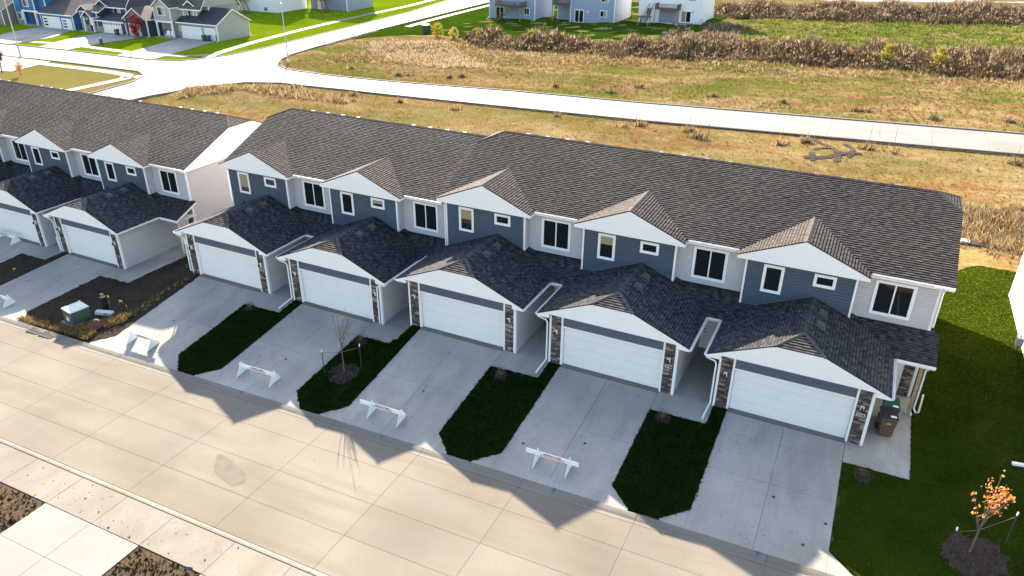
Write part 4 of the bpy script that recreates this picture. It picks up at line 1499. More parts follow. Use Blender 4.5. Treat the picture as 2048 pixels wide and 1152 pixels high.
# wheelie bins beside the end garage
def wheelie(x, y, z, rz, body, lid, label, group, logo=True):
    t = thing('wheelie_bin', label, 'wheelie bin', (x, y, z), rz, group)
    b = MB(); b.hexa([(-.25, -.27, .06), (.25, -.27, .06), (.25, .30, .06), (-.25, .30, .06)], [(-.31, -.36, 1.0), (.31, -.36, 1.0), (.31, .38, 1.0), (-.31, .38, 1.0)]); b.build('body', M[body], t)
    b = MB(); b.hexa([(-.34, -.39, 1.0), (.34, -.39, 1.0), (.34, .43, 1.0), (-.34, .43, 1.0)], [(-.31, -.34, 1.07), (.31, -.34, 1.07), (.30, .40, 1.11), (-.30, .40, 1.11)]); l = b.build('lid', M[lid], t)
    b = MB(); b.tube([(-.3, .47, 1.0), (.3, .47, 1.0)], .022, 6); b.build('handle', M[lid], t)
    for s in (-1, 1):
        b = MB(); b.tube([(s * .27, .30, .13), (s * .34, .30, .13)], .13, 12); b.build('wheel', M['bin_black'], t)
    b = MB(); b.hexa([(.02, -.33, 1.069), (.24, -.33, 1.069), (.24, -.13, 1.076), (.02, -.13, 1.076)], [(.02, -.33, 1.073), (.24, -.33, 1.073), (.24, -.13, 1.080), (.02, -.13, 1.080)]); b.build('sticker', M['white'], l)
    if logo:
        b = MB()
        b.prism([(-.12, -.3505, .70), (.12, -.3505, .70), (.06, -.352, .76), (0, -.354, .80), (-.07, -.352, .76)], (0, -.006, 0))
        b.build('emblem', M['beige'], t)
    return t
wheelie(6.35, 1.28, 0.0, math.radians(8), 'bin_brown', 'bin_black', 'brown wheelie bin with a black lid, nearest the end garage front', 'wheelie bins by the end garage')
wheelie(6.42, 2.14, 0.0, math.radians(4), 'bin_green', 'bin_green', 'green wheelie bin behind the brown one at the end garage', 'wheelie bins by the end garage', False)

b = MB(); b.box(0, 2.6, -.07, .07, 0, .09); o = b.build('white_board', M['white']); o.location = (10.68, -.11, H(11, -.11) + .04); o.rotation_euler = (0, math.radians(-7), 0)
tag(o, 'white board lying on the side lawn at the right edge', 'board')

# ------------------------------------------------------------------ small trees and shrubs near the houses
def leaf_cloud(name, cent, n, size, cols, parent, mat=None, squash=1.0):
    """cent: list of (x,y,z,r) clumps"""
    P = []
    for _ in range(n):
        c = random.choice(cent)
        d = Vector((random.gauss(0, 1), random.gauss(0, 1), random.gauss(0, 1) * squash)) * c[3] * 0.55
        P.append(Vector(c[:3]) + d)
    V = np.zeros((n, 3, 3))
    for i, p in enumerate(P):
        a = Vector((random.gauss(0, 1), random.gauss(0, 1), random.gauss(0, 1))).normalized()
        bb = a.orthogonal().normalized()
        s = size * random.uniform(.6, 1.3)
        V[i, 0] = p - a * s * .5 - bb * s * .3
        V[i, 1] = p + a * s * .5 - bb * s * .2
        V[i, 2] = p + bb * s * .6
    return tri_mesh(name, V, pick(n, cols, .2), mat or M['leaves'], False, parent)

def twiggy(mb, base, h, n, spread, r, seed, leanv=(0, 0)):
    rr = random.Random(seed)
    tips = []
    for i in range(n):
        a = rr.uniform(0, 6.28)
        z0 = h * rr.uniform(.28, .6)
        l = h * rr.uniform(.35, .62)
        q0 = Vector(base) + Vector((leanv[0] * z0 / h, leanv[1] * z0 / h, z0))
        up = rr.uniform(.75, 1.0)
        q1 = q0 + Vector((math.cos(a) * spread * .5, math.sin(a) * spread * .5, l * up * .55))
        q2 = q0 + Vector((math.cos(a) * spread * .85, math.sin(a) * spread * .85, l * up))
        mb.tube([q0, q1, q2], r * .45, 4, r * .12)
        tips.append((q1, q2))
        for _ in range(2):
            s = rr.uniform(.4, .9)
            p = q0.lerp(q2, s)
            e = p + Vector((rr.uniform(-.3, .3) * spread, rr.uniform(-.3, .3) * spread, rr.uniform(.15, .35) * l))
            mb.tube([p, e], r * .22, 3, r * .07)
            tips.append((p, e))
    return tips

def stakes(t, base, pts, zt, ztie, mat=None):
    for (x, y) in pts:
        z0 = H(base[0] + x, base[1] + y) - base[2]
        b = MB(); b.tube([(x, y, z0 - .1), (x, y, z0 + zt)], .022, 5); s = b.build('stake', M['iron'], t)
        b = MB(); b.tube([(x, y, z0 + zt + .02), (x, y, z0 + zt + .15)], .03, 6); b.build('stake_cap', M['white'], s)
        b = MB(); b.tube([(x, y, z0 + zt - .04), (0, 0, ztie)], .012, 4); b.build('tie', M['twig'], t)

def mulch_ring(x, y, r, label, big=True):
    b = MB()
    n = 26
    c = (x, y, H(x, y) + .07)
    ring = []
    for k in range(n):
        a = 6.2832 * k / n
        rr = r * random.uniform(.78, 1.15)
        ring.append((x + rr * math.cos(a), y + rr * math.sin(a), H(x + rr * math.cos(a), y + rr * math.sin(a)) + .035))
    mid = []
    for k in range(n):
        a = 6.2832 * k / n
        mid.append((x + r * .5 * math.cos(a), y + r * .5 * math.sin(a), H(x + r * .5 * math.cos(a), y + r * .5 * math.sin(a)) + random.uniform(.04, .07)))
    for k in range(n):
        j = (k + 1) % n
        b.face([ring[k], ring[j], mid[j], mid[k]])
        b.face([mid[k], mid[j], c])
    o = struct(b.build('mulch_bed', M['mulch'], smooth=True))
    m = int(220 * r * r)
    A, R = RNG.uniform(0, 6.28, m), r * np.sqrt(RNG.uniform(0, 1.1, m))
    X, Y = x + R * np.cos(A), y + R * np.sin(A)
    tufts('mulch_chips', np.stack([X, Y, heights(X, Y, .07)], 1), .05, .05, pick(m, [(.09, .05, .04), (.05, .03, .025), (.15, .10, .08), (.12, .06, .05)]), M['weeds'], 1, 2.0)
    return o

# orange-leaved young tree
bx, by = 9.28, -4.65
bz = H(bx, by) + .06
mulch_ring(bx + .15, by - .15, 1.0, '')
t = thing('young_tree', 'staked young tree with orange autumn leaves on the right lawn', 'tree', (bx, by, bz))
b = MB(); b.tube([(0, 0, -.1), (.02, 0, .9), (.05, .02, 1.6), (.08, .04, 2.4)], .045, 7, .015); b.build('trunk', M['bark'], t)
b = MB(); tips = twiggy(b, (0, 0, 0), 2.85, 11, .55, .05, 5, (.08, .04)); b.build('branches', M['bark'], t)
cl = []
rr = random.Random(3)
for p, e in tips:
    if rr.random() < .8:
        cl.append((e.x, e.y, e.z, .13))
for _ in range(9):
    cl.append((rr.uniform(-.1, .35), rr.uniform(-.25, .3), rr.uniform(2.05, 2.75), .16))
leaf_cloud('leaves', cl, 230, .10, [(.62, .24, .06), (.70, .34, .07), (.55, .16, .10), (.72, .42, .10), (.5, .14, .09)], t)
stakes(t, (bx, by, bz), ((-.72, -.55), (1.05, .66)), 1.35, 1.0)

bx, by = -18.03, -4.35
bz = H(bx, by) + .06
mulch_ring(bx + .05, by - .1, .82, '')
t = thing('young_tree', 'bare staked sapling in a mulch ring on the narrow front lawn', 'tree', (bx, by, bz))
b = MB(); b.tube([(0, 0, -.1), (-.02, 0, 1.2), (-.05, .05, 2.0), (-.12, .06, 3.1)], .035, 6, .008); b.build('trunk', M['bark'], t)
b = MB(); twiggy(b, (0, 0, 0), 3.3, 9, .7, .04, 11, (-.1, .05)); b.build('branches', M['twig'], t)
stakes(t, (bx, by, bz), ((-.85, -.5), (.62, .6)), 1.3, 1.15)

for k, ((x, y), lb) in enumerate(zip(((5.71, -2.03), (-2.47, -1.83), (-10.47, -1.93), (-18.85, -1.84), (-26.8, -1.68)),
        ('bare twiggy shrub at the end of the rightmost walk', 'bare twiggy shrub on the lawn left of the rightmost driveway', 'bare twiggy shrub at the top of the middle front lawn',
         'bare twiggy shrub above the bare sapling on its lawn', 'bare twiggy shrub at the top of the leftmost front lawn'))):
    mulch_ring(x, y, .34, '')
    t = thing('shrub', lb, 'shrub', (x, y, H(x, y) + .04), 0, 'bare shrubs at the tops of the front lawns')
    b = MB()
    r2 = random.Random(k)
    for q in range(22):
        a = r2.uniform(0, 6.28)
        s = r2.uniform(.1, .3)
        h = r2.uniform(.25, .55)
        b.tube([(0, 0, -.02), (math.cos(a) * s * .5, math.sin(a) * s * .5, h * .6), (math.cos(a) * s, math.sin(a) * s, h)], .007, 3, .003)
    b.build('twigs', M['twig'], t)
    leaf_cloud('leaves', [(0, 0, .3, .25)], 60, .05, [(.18, .09, .06), (.25, .15, .09)], t)

# weeds round the transformer and along the gap
def patch(name, poly, n, h, w, pal, mat='weeds', blades=4, lean=.9, off=.03):
    X, Y = scatter(poly, n)
    return tufts(name, np.stack([X, Y, heights(X, Y, off)], 1), h, w, pick(len(X), pal), M[mat], blades, lean)
GOLD = [(0.252, 0.168, 0.048), (0.3, 0.216, 0.084), (0.204, 0.15, 0.072), (0.168, 0.102, 0.036), (0.27, 0.198, 0.108)]
patch('dry_weeds', [(-35.6, -7.2), (-33.0, -5.7), (-32.9, -4.4), (-34.0, -5.4), (-35.6, -6.6)], 520, .30, .05, GOLD)
patch('dry_weeds', [(-36.9, -7.3), (-33.6, -7.3), (-33.6, -6.5), (-36.2, -6.9)], 420, .26, .05, GOLD + [(.12, .10, .05)])
patch('dry_weeds', [(-39.9, -7.3), (-37.2, -7.3), (-37.4, -6.8), (-39.6, -6.9)], 170, .2, .05, GOLD)
patch('dry_weeds', [(-34.9, -6.6), (-34.0, -5.9), (-33.6, -6.1), (-34.5, -6.8)], 260, .2, .05, [(.28, .05, .05), (.4, .12, .12), (.5, .25, .2)])
patch('dry_weeds', [(-33.6, -6.4), (-33.0, 0.3), (-32.6, 0.3), (-32.6, -5.0)], 160, .16, .04, [(.12, .13, .04), (.3, .22, .1)])
patch('dry_weeds', [(-34.3, .2), (-33.1, .2), (-33.1, 3), (-34.2, 3)], 90, .3, .06, [(.10, .12, .03), (.22, .2, .06)])

# clods on the topsoil
def clods(poly, n, pal, size, off=.02):
    X, Y = scatter(poly, n)
    m = len(X)
    V = np.zeros((m * 4, 3, 3))
    s = RNG.uniform(.4, 1.3, m) * size
    Z = heights(X, Y, off)
    c = np.stack([X, Y, Z], 1)
    d = RNG.normal(0, .6, (m, 4, 3)) + np.array([[1, 0, -.4], [-.5, .9, -.4], [-.5, -.9, -.4], [0, 0, .9]])
    pts = c[:, None] + d * s[:, None, None]
    for i, t3 in enumerate(((0, 1, 3), (1, 2, 3), (2, 0, 3), (0, 2, 1))):
        V[i::4] = pts[:, list(t3)]
    return tri_mesh('clods', V, np.repeat(pick(m, pal, .2), 4, 0), M['weeds'])
DK = [(.04, .03, .022), (.06, .045, .03), (.03, .024, .02)]
clods(gap_poly, 1500, DK, .05)
BR = [(.055, .038, .022), (.09, .065, .038), (.035, .025, .016), (.12, .09, .06)]
for x0, x1 in ((-26.25, -23.3), (-17.95, -14.8), (-30, -26.3)):
    clods([(x0, -16.75), (x1, -16.75), (x1, -21), (x0, -21)], 900 if x0 != -30 else 0, BR, .045)
# crumbs of soil walked onto the approach slabs
clods([(-26.5, -16.6), (-14.5, -16.6), (-14.5, -15.2), (-26.5, -15.2)], 110, DK, .022, .035)
clods([(-12, -7.3), (-16, -7.3), (-16, -4), (-12, -4)], 35, DK, .02, .012)
clods([(-20.2, -7.2), (-24, -7.2), (-24, -4), (-20.2, -4)], 60, DK, .02, .012)
clods([(-40.2, -6), (-40.2, 0), (-44, 0), (-44, -6)], 60, DK, .025, .012)

# ------------------------------------------------------------------ houses farther off
M['far_roof'] = plain('weathered_roof', (0.085, 0.072, 0.066), 0.75, 0.25, 1.4, 0.3)
M['far_roof_dark'] = plain('dark_roof', (0.042, 0.043, 0.05), 0.75, 0.25, 1.4, 0.3)

class House:
    def __init__(s, name, label, x, y, z, group=None):
        s.t = thing(name, label, 'house', (x, y, z), 0, group)
        s.o = Vector((x, y, z))
    def L(s, p):
        return (p[0] - s.o.x, p[1] - s.o.y, p[2] - s.o.z)
    def box(s, name, mat, x0, x1, y0, y1, z0, z1, parent=None):
        b = MB()
        a, c = s.L((x0, y0, z0)), s.L((x1, y1, z1))
        b.box(a[0], c[0], a[1], c[1], a[2], c[2])
        return b.build(name, M[mat], parent or s.t)
    def prism(s, name, mat, pts, d, parent=None):
        b = MB()
        b.prism([s.L(p) for p in pts], d)
        return b.build(name, M[mat], parent or s.t)
    def wall(s, mat, x0, x1, y0, y1, z0, z1, corners=True):
        w = s.box('wall', mat, x0, x1, y0, y1, z0, z1)
        if corners:
            for x in (x0, x1):
                s.box('corner_trim', 'white', x - .07, x + .07, y0 - .03, y0 + .12, z0, z1, w)
        return w
    def gable_x(s, mat, x0, x1, y0, y1, z, pitch, over=.4, roof='far_roof', trim=True):
        """ridge along x"""
        ym, h = (y0 + y1) / 2, (y1 - y0) / 2 * pitch
        g = s.prism('gable', mat, [(x0 + .01, y0 + .05, z), (x0 + .01, y1 - .05, z), (x0 + .01, ym, z + h - .03)], (x1 - x0 - .02, 0, 0))
        e = over * pitch
        th = Vector((0, 0, .16))
        for sgn, ya in ((-1, y0 - over), (1, y1 + over)):
            p = [(x0 - over, ya, z - e), (x1 + over, ya, z - e), (x1 + over, ym, z + h), (x0 - over, ym, z + h)]
            r = s.prism('roof', roof, p, (0, 0, .14))
        if trim:
            for xx in (x0 - over - .03, x1 + over):
                s.prism('rake_board', 'white', [(xx, y0 - over, z - e - .12), (xx, ym, z + h - .12), (xx, y1 + over, z - e - .12), (xx, y1 + over, z - e + .1), (xx, ym, z + h + .1), (xx, y0 - over, z - e + .1)], (.03, 0, 0))
            s.box('eave_board', 'white', x0 - over, x1 + over, y0 - over - .10, y0 - over, z - e - .08, z - e + .12)
        return g
    def gable_y(s, mat, x0, x1, y0, y1, z, pitch, over=.35, roof='far_roof', trim=True):
        """ridge along y, gable faces front"""
        xm, h = (x0 + x1) / 2, (x1 - x0) / 2 * pitch
        s.prism('gable', mat, [(x0 + .02, y0 + .01, z), (x1 - .02, y0 + .01, z), (xm, y0 + .01, z + h - .03)], (0, y1 - y0 - .02, 0))
        e = over * pitch
        for xa in (x0 - over, x1 + over):
            s.prism('roof', roof, [(xa, y0 - over, z - e), (xa, y1, z - e), (xm, y1, z + h), (xm, y0 - over, z + h)], (0, 0, .14))
        if trim:
            yy = y0 - over - .03
            s.prism('rake_board', 'white', [(x0 - over, yy, z - e - .12), (xm, yy, z + h - .12), (x1 + over, yy, z - e - .12), (x1 + over, yy, z - e + .1), (xm, yy, z + h + .1), (x0 - over, yy, z - e + .1)], (0, .03, 0))
            s.box('eave_board', 'white', x1 + over, x1 + over + .08, y0 - over, y1, z - e - .06, z - e + .1)
            s.box('eave_board', 'white', x0 - over - .08, x0 - over, y0 - over, y1, z - e - .06, z - e + .1)
    def win(s, x0, x1, z0, z1, y, mull=True, name='window', dark=False, cur=0.5):
        w = s.box(name, 'white', x0, x1, y - .07, y, z0, z1)
        t = .13
        xm = (x0 + x1) / 2
        if mull:
            s.box('pane', 'glass', x0 + t, xm - .04, y - .085, y - .069, z0 + t, z1 - t, w)
            s.box('pane', 'glass', xm + .04, x1 - t, y - .085, y - .069, z0 + t, z1 - t, w)
            if not dark:
                s.box('curtain', 'tan_pane' if cur < 0.3 else 'gravel', xm + .2, x1 - t - .03, y - .092, y - .084, z0 + t + .05, z1 - t - .05, w)
        else:
            s.box('pane', 'glass', x0 + t, x1 - t, y - .085, y - .069, z0 + t, z1 - t, w)
        return w
    def gdoor(s, x0, x1, z0, z1, y, slots=None):
        fr = s.box('garage_door', 'white', x0 - .12, x1 + .12, y - .05, y, z0, z1 + .12)
        n = 4
        for k in range(n):
            h = (z1 - z0) / n
            s.box('panel', 'door_white', x0, x1, y - .075, y - .049, z0 + k * h + .01, z0 + (k + 1) * h - .02, fr)
        if slots == 'side':
            for k in range(3):
                s.box('slot_window', 'glass', x0 + .25, x0 + 1.35, y - .083, y - .074, z1 - .55 - k * .58, z1 - .27 - k * .58, fr)
        if slots == 'top':
            m = int((x1 - x0) / .68)
            for k in range(m):
                xx = x0 + (x1 - x0) * (k + .5) / m
                s.box('slot_window', 'glass', xx - .17, xx + .17, y - .083, y - .074, z1 - .42, z1 - .12, fr)
    def spout(s, x, y, z0, z1, dx=.5, dy=-.9):
        b = MB()
        b.tube([s.L((x, y, z1)), s.L((x, y, z0 + .25)), s.L((x + dx, y + dy, z0 + .08))], .06, 5)
        b.build('downspout', M['white'], s.t)
    def deck(s, x0, x1, y0, y1, z, g, stair=None, mat='deck'):
        d = s.box('deck', mat, x0, x1, y0, y1, z - .16, z)
        for x in np.linspace(x0 + .1, x1 - .1, max(2, int((x1 - x0) / 2.4))):
            s.box('post', 'timber', x - .08, x + .08, y0 + .05, y0 + .21, g, z - .16, d)
            s.box('railing_post', mat, x - .05, x + .05, y0 + .02, y0 + .12, z, z + 1.0, d)
        b = MB()
        def lb(a0, a1, c0, c1, e0, e1):
            p, q = s.L((a0, c0, e0)), s.L((a1, c1, e1))
            b.box(p[0], q[0], p[1], q[1], p[2], q[2])
        lb(x0, x1, y0, y0 + .09, z + .95, z + 1.03)
        lb(x0, x1, y0 + .02, y0 + .07, z + .10, z + .16)
        n = int((x1 - x0) / .14)
        for k in range(n):
            x = x0 + (x1 - x0) * (k + .5) / n
            lb(x - .02, x + .02, y0 + .03, y0 + .06, z + .12, z + .97)
        for x in (x0, x1 - .09):
            lb(x, x + .09, y0, y1, z + .95, z + 1.03)
            m = int((y1 - y0) / .14)
            for k in range(m):
                y = y0 + (y1 - y0) * (k + .5) / m
                lb(x + .03, x + .06, y - .02, y + .02, z, z + .97)
        stuff(b.build('railing', M[mat], d))
        if stair:
            (sx, sy), (ex, ey) = stair
            st = None
            n = 14
            S0, E0 = Vector((sx, sy, z)), Vector((ex, ey, g))
            dr = (E0 - S0)
            fl = Vector((dr.x, dr.y, 0)).normalized()
            sd = Vector((-fl.y, fl.x, 0)) * .55
            b = MB()
            for sg in (-1, 1):
                q = [S0 + sd * sg, E0 + sd * sg, E0 + sd * sg + Vector((0, 0, .32)), S0 + sd * sg + Vector((0, 0, .02))]
                b.prism([s.L(p) for p in q], tuple(sd.normalized() * .05))
            st = b.build('stair', M[mat], s.t)
            for k in range(n):
                p = S0.lerp(E0, (k + .5) / n) + Vector((0, 0, .06))
                b = MB()
                q = [p - sd - fl * .14, p + sd - fl * .14, p + sd + fl * .14, p - sd + fl * .14]
                b.prism([s.L(x) for x in q], (0, 0, -.05))
                b.build('tread', M[mat], st)
            for sg in (-1, 1):
                b = MB()
                hh = Vector((0, 0, .95))
                b.tube([s.L(S0 + sd * sg + hh), s.L(E0 + sd * sg + hh)], .05, 4)
                for k in range(0, 10):
                    p = S0.lerp(E0, k / 9) + sd * sg
                    b.tube([s.L(p), s.L(p + hh)], .03, 4)
                stuff(b.build('railing', M[mat], st))
        return d

g = -2.762
GH = 'two storey houses along the left street'
# beige house on the corner
h = House('house', 'beige two storey house with a wide side gable over its garage, on the street corner', -118, 78, g, GH)
h.wall('beige', -121.0, -111.25, 78, 86.3, g - .3, 0.4)
h.gable_x('beige', -121.0, -111.25, 78, 86.3, .4, .55, .4, 'far_roof_dark')
h.gdoor(-120.4, -115.3, g, -.5, 78); h.gdoor(-114.45, -111.75, g, -.5, 78)
h.box('header_board', 'beige_dark', -121, -111.3, 77.96, 78, -.35, .3)
for x in (-120.9, -114.9, -111.6):
    h.box('stone_base', 'tan_stone', x - .18, x + .18, 77.9, 78.02, g, -1.5)
h.wall('beige', -128.9, -120.6, 79.2, 89, g - .3, 3.0)
h.wall('beige', -126.2, -121.8, 77, 79.3, .3, 3.0)
h.gable_y('beige', -126.2, -121.8, 77, 82, 3.0, .72, .35)
h.gable_x('beige', -128.9, -116, 79.2, 89, 3.0, 1.3, .4, 'far_roof')  # roof out of view, steepened to throw a longer shadow
h.wall('beige_dark', -120.6, -116.0, 81.2, 89, .4, 3.0)
h.box('porch_beam', 'white', -126.3, -121.7, 76.95, 77.2, .05, .36)
for x in (-126.0, -121.9):
    h.box('porch_post', 'white', x - .14, x + .14, 76.95, 77.23, g, .06)
h.box('porch_slab', 'drive', -126.4, -121.5, 76.4, 79.2, g - .1, g + .16)
h.box('front_door', 'beige_dark', -124.4, -123.3, 79.12, 79.2, g + .1, -.6)
h.box('stone_base', 'tan_stone', -128.95, -126.2, 79.1, 79.25, g, -1.6)
h.win(-125.0, -123.1, 1.3, 2.95, 77); h.win(-128.3, -126.6, -1.45, .0, 79.2); h.win(-128.4, -127.4, 1.6, 2.9, 79.2, False); h.win(-121.4, -120.75, -1.1, 0, 79.2, False)
h.prism('porch_roof', 'far_roof_dark', [(-129.1, 78.4, .35), (-126.1, 78.4, .35), (-126.1, 79.2, .8), (-129.1, 79.2, .8)], (0, 0, .12))
h.wall('beige', -120.5, -117.5, 79.5, 84, .8, 3.1)
h.gable_y('beige', -120.5, -117.5, 79.5, 84, 3.1, .65, .3, 'far_roof_dark')
h.win(-119.7, -118.2, 1.2, 2.8, 79.5)
h.spout(-111.25, 77.9, g, .2); h.spout(-111.2, 86.3, g, .2, .9, -.1)
# navy house
h = House('house', 'navy two storey house with white trim and a tall white front door', -138, 76, g, GH)
h.wall('navy', -146.2, -141.3, 75.6, 85, g - .3, 1.2)
h.gable_y('navy', -146.2, -143.0, 75.4, 80, 1.25, .62, .35); h.win(-145.5, -144.1, -.5, 1.05, 75.6)
h.gable_x('navy', -146.2, -141.0, 76, 85, 1.2, .5, .35)
h.gable_y('navy', -144.3, -141.5, 74.6, 77, .25, .75, .25)
for x in (-144.2, -141.6):
    h.box('porch_post', 'white', x - .12, x + .12, 74.6, 74.85, g, .2)
h.box('front_door', 'white', -143.6, -142.3, 75.5, 75.62, g + .1, 0.0); h.box('stone_base', 'tan_stone', -146.25, -141.3, 75.5, 75.66, g, -1.5)
h.box('porch_slab', 'drive', -145.6, -141.3, 74.3, 75.6, g - .1, g + .2)
h.wall('navy', -143.4, -135.6, 78.2, 88, g - .3, 2.35)
h.gable_x('navy', -143.4, -135.6, 78.2, 88, 2.35, 1.3, .4, 'far_roof_dark')  # unseen ridge raised so its shadow reaches down the driveway
h.gable_y('navy', -143.5, -140.7, 77.9, 82, 2.3, .62, .3, 'far_roof_dark')
h.win(-142.8, -141.4, .7, 2.2, 78.2); h.win(-139.2, -137.2, .6, 2.2, 78.2)
h.wall('navy', -141.4, -133.2, 75.5, 79, g - .3, -.4)
h.prism('roof', 'far_roof_dark', [(-141.7, 75.1, -.45), (-133, 75.1, -.45), (-133, 78.2, .75), (-141.7, 78.2, .75)], (0, 0, .14))
h.box('eave_board', 'white', -141.7, -133, 75.0, 75.1, -.5, -.28)
h.gdoor(-139.6, -134.5, g, -.6, 75.5, 'top')
h.wall('navy', -133.2, -127.2, 75.7, 86, g - .3, .6)
h.gable_y('taupe', -133.2, -127.2, 75.7, 86, .6, .62, .35, 'far_roof_dark')
h.gdoor(-132.4, -129.3, g, -.55, 75.7, 'top')
h.box('stone_base', 'tan_stone', -141.3, -139.8, 75.42, 75.55, g, -1.5)
h.spout(-127.2, 75.6, g, .4)
# blue house
h = House('house', 'bright blue two storey house with slot windows in its garage doors', -156, 76, g, GH)
h.wall('blue', -166.4, -157.6, 76.2, 87, g - .3, 3.2)
h.wall('blue', -166.4, -164.3, 75.2, 77, g - .3, 3.2); h.wall('blue', -164.3, -159.9, 75.2, 77, .3, 3.2)
h.gable_x('blue', -166.4, -157.6, 76.2, 87, 3.2, 1.25); h.gable_y('blue', -164.6, -159.8, 75.2, 80, 3.2, .75)  # main roof above view, made steep to lengthen its shadow
h.box('porch_beam', 'white', -164.4, -157.5, 75.1, 75.4, .02, .34)
for x in (-164.2, -160.1, -157.7):
    h.box('porch_post', 'white', x - .15, x + .15, 75.1, 75.4, g, .02)
h.box('front_door', 'navy', -163, -161.6, 76.1, 76.22, g + .1, -.2); h.box('porch_slab', 'drive', -164.3, -157.8, 74.6, 76.2, g - .1, g + .2)
h.win(-163.2, -161.4, 1.0, 2.8, 75.2); h.win(-165.9, -164.6, -1.7, -.2, 75.2); h.win(-159.6, -158.4, -1.4, .0, 76.2, False)
h.box('stone_base', 'tan_stone', -166.45, -164.2, 75.1, 75.26, g, -1.7)
h.wall('blue', -157.6, -147.5, 74.6, 83.5, g - .3, .3)
h.gable_x('blue', -157.6, -147.5, 74.6, 83.5, .3, .5)
h.gdoor(-156.9, -151.6, g, -.5, 74.6, 'side'); h.gdoor(-150.9, -148.1, g, -.6, 74.6, 'side')
for x in (-157.3, -151.2, -147.75):
    h.box('stone_base', 'tan_stone', x - .2, x + .2, 74.5, 74.62, g, -1.5)
h.spout(-147.5, 74.5, g, .2)
# grey house at the edge
h = House('house', 'grey house with a garage at the very left, behind the street lamp', -170, 74, g, GH)
h.wall('taupe', -176, -167.2, 72.5, 82, g - .3, .35)
h.gable_x('taupe', -176, -167.2, 72.5, 82, .35, .5)
h.gdoor(-175, -169.2, g, -.55, 72.5)
h.wall('beige_dark', -176, -168.5, 78, 88, .3, 3.2); h.gable_x('beige_dark', -176, -168.5, 78, 88, 3.2, .5)

GB = 'houses seen from the back at the top'
def backhouse(label, x0, x1, y0, y1, gz, top, mat, roof='far_roof'):
    h = House('house', label, (x0 + x1) / 2, y0, gz, GB)
    h.wall(mat, x0, x1, y0, y1, gz - .4, top)
    h.gable_x(mat, x0, x1, y0, y1, top, .8, .4, roof)
    return h
h = backhouse('white house with a brown deck stair behind the beige house', -146.0, -131.8, 117, 128, g, 5.8, 'white_siding')
h.deck(-144.6, -140.2, 113.6, 117, .2, g, ((-140.6, 114.2), (-136.8, 112.4)))
h.win(-135.9, -134.7, -2.5, -1.5, 117); h.win(-138.5, -136.6, .6, 2.0, 117); h.spout(-131.8, 116.9, g, 3)
h = backhouse('white house standing farther left behind the beige garage', -160.5, -148.0, 119, 130, g, 5.8, 'white_siding')
h.win(-152, -150.4, .4, 1.8, 119); h.win(-156, -154.4, -1.8, -.4, 119)
h = backhouse('grey house with a timber deck stair beside the cross street', -130.6, -119.3, 128, 139, g, 5.8, 'grey_siding')
h.deck(-129.0, -124.4, 124.6, 128, .3, g, ((-124.8, 125.4), (-121.4, 122.6)), 'deck')
h.box('patio_door', 'white', -128.4, -126.4, 127.9, 128, g, -.6); h.win(-123.6, -122.2, .8, 2.2, 128); h.spout(-119.3, 127.9, g, 3, .9, -.4)
h = backhouse('pale blue grey house with a wide brown deck and stair, left of three', -82.8, -71.1, 134.6, 146, g, 6.0, 'bluegrey')
w = h.box('patio_door', 'white', -81.1, -78.9, 134.5, 134.6, g, -.05)
for a, c in ((-80.95, -80.05), (-79.95, -79.05)):
    h.box('pane', 'glass', a, c, 134.48, 134.51, g + .15, -.2, w)
h.win(-73.8, -72.4, -1.6, -.0, 134.6, True, 'window', True)
h.deck(-79.6, -73.2, 131.2, 134.6, .45, g, ((-74.2, 130.6), (-78.4, 129.4)))
h.box('patio_slab', 'drive', -82.2, -78.4, 131.8, 134.5, g - .05, g + .10); h.spout(-71.1, 134.5, g, 3.2, -.2, -1.3); h.spout(-82.8, 134.5, g, 3.2, -.4, -.6)
h = backhouse('blue grey house with a recessed deck on its left side, middle of three', -62.8, -52.5, 136, 148, g + .1, 6.1, 'bluegrey')
h.wall('bluegrey', -67.2, -62.8, 139, 148, g - .2, 6.1); h.gable_x('bluegrey', -67.2, -62.8, 139, 148, 6.1, .8)
h.deck(-67.3, -62.9, 135.6, 139, 1.0, g)
w = h.box('patio_door', 'white', -61.8, -59.6, 135.9, 136, g + .2, .2)
for a, c in ((-61.65, -60.8), (-60.65, -59.75)):
    h.box('pane', 'glass', a, c, 135.88, 135.91, g + .35, .05, w)
h.win(-55.8, -54.1, -1.1, .3, 136); h.win(-55.7, -53.9, 2.0, 3.2, 136); h.win(-58.9, -58.6, -.35, .05, 136, False)
h.box('patio_slab', 'drive', -64, -59.6, 133.6, 136, g, g + .14); h.spout(-62.8, 135.9, g, 3.3, -.1, -.4); h.spout(-52.5, 135.9, g, 3.3, -.2, -1.2)
gz3 = -1.75
h = backhouse('white house with a brown deck and two flight stair, right of three', -48.0, -34.0, 139.5, 151, gz3 + .1, 6.8, 'white_siding')
h.box('recess_wall', 'grey_siding', -43.3, -38.9, 139.40, 139.5, gz3, 1.0)
h.deck(-43.6, -38.6, 136.4, 139.4, 1.3, gz3 - .1, ((-44.6, 137.4), (-45.6, 134.6)))
d = h.box('deck', 'deck', -46.6, -44.0, 134.0, 136.2, -.4, -.25)
for x, y in ((-46.4, 134.2), (-44.3, 134.2), (-46.4, 136), (-44.3, 136)):
    h.box('post', 'timber', x - .08, x + .08, y - .08, y + .08, gz3 - .3, -.4, d)
w = h.box('patio_door', 'white', -38.5, -36.2, 139.4, 139.5, gz3 + .25, .9)
h.box('pane', 'tan_pane', -38.3, -37.45, 139.38, 139.41, gz3 + .4, .75, w); h.box('pane', 'glass', -37.3, -36.4, 139.38, 139.41, gz3 + .4, .75, w)
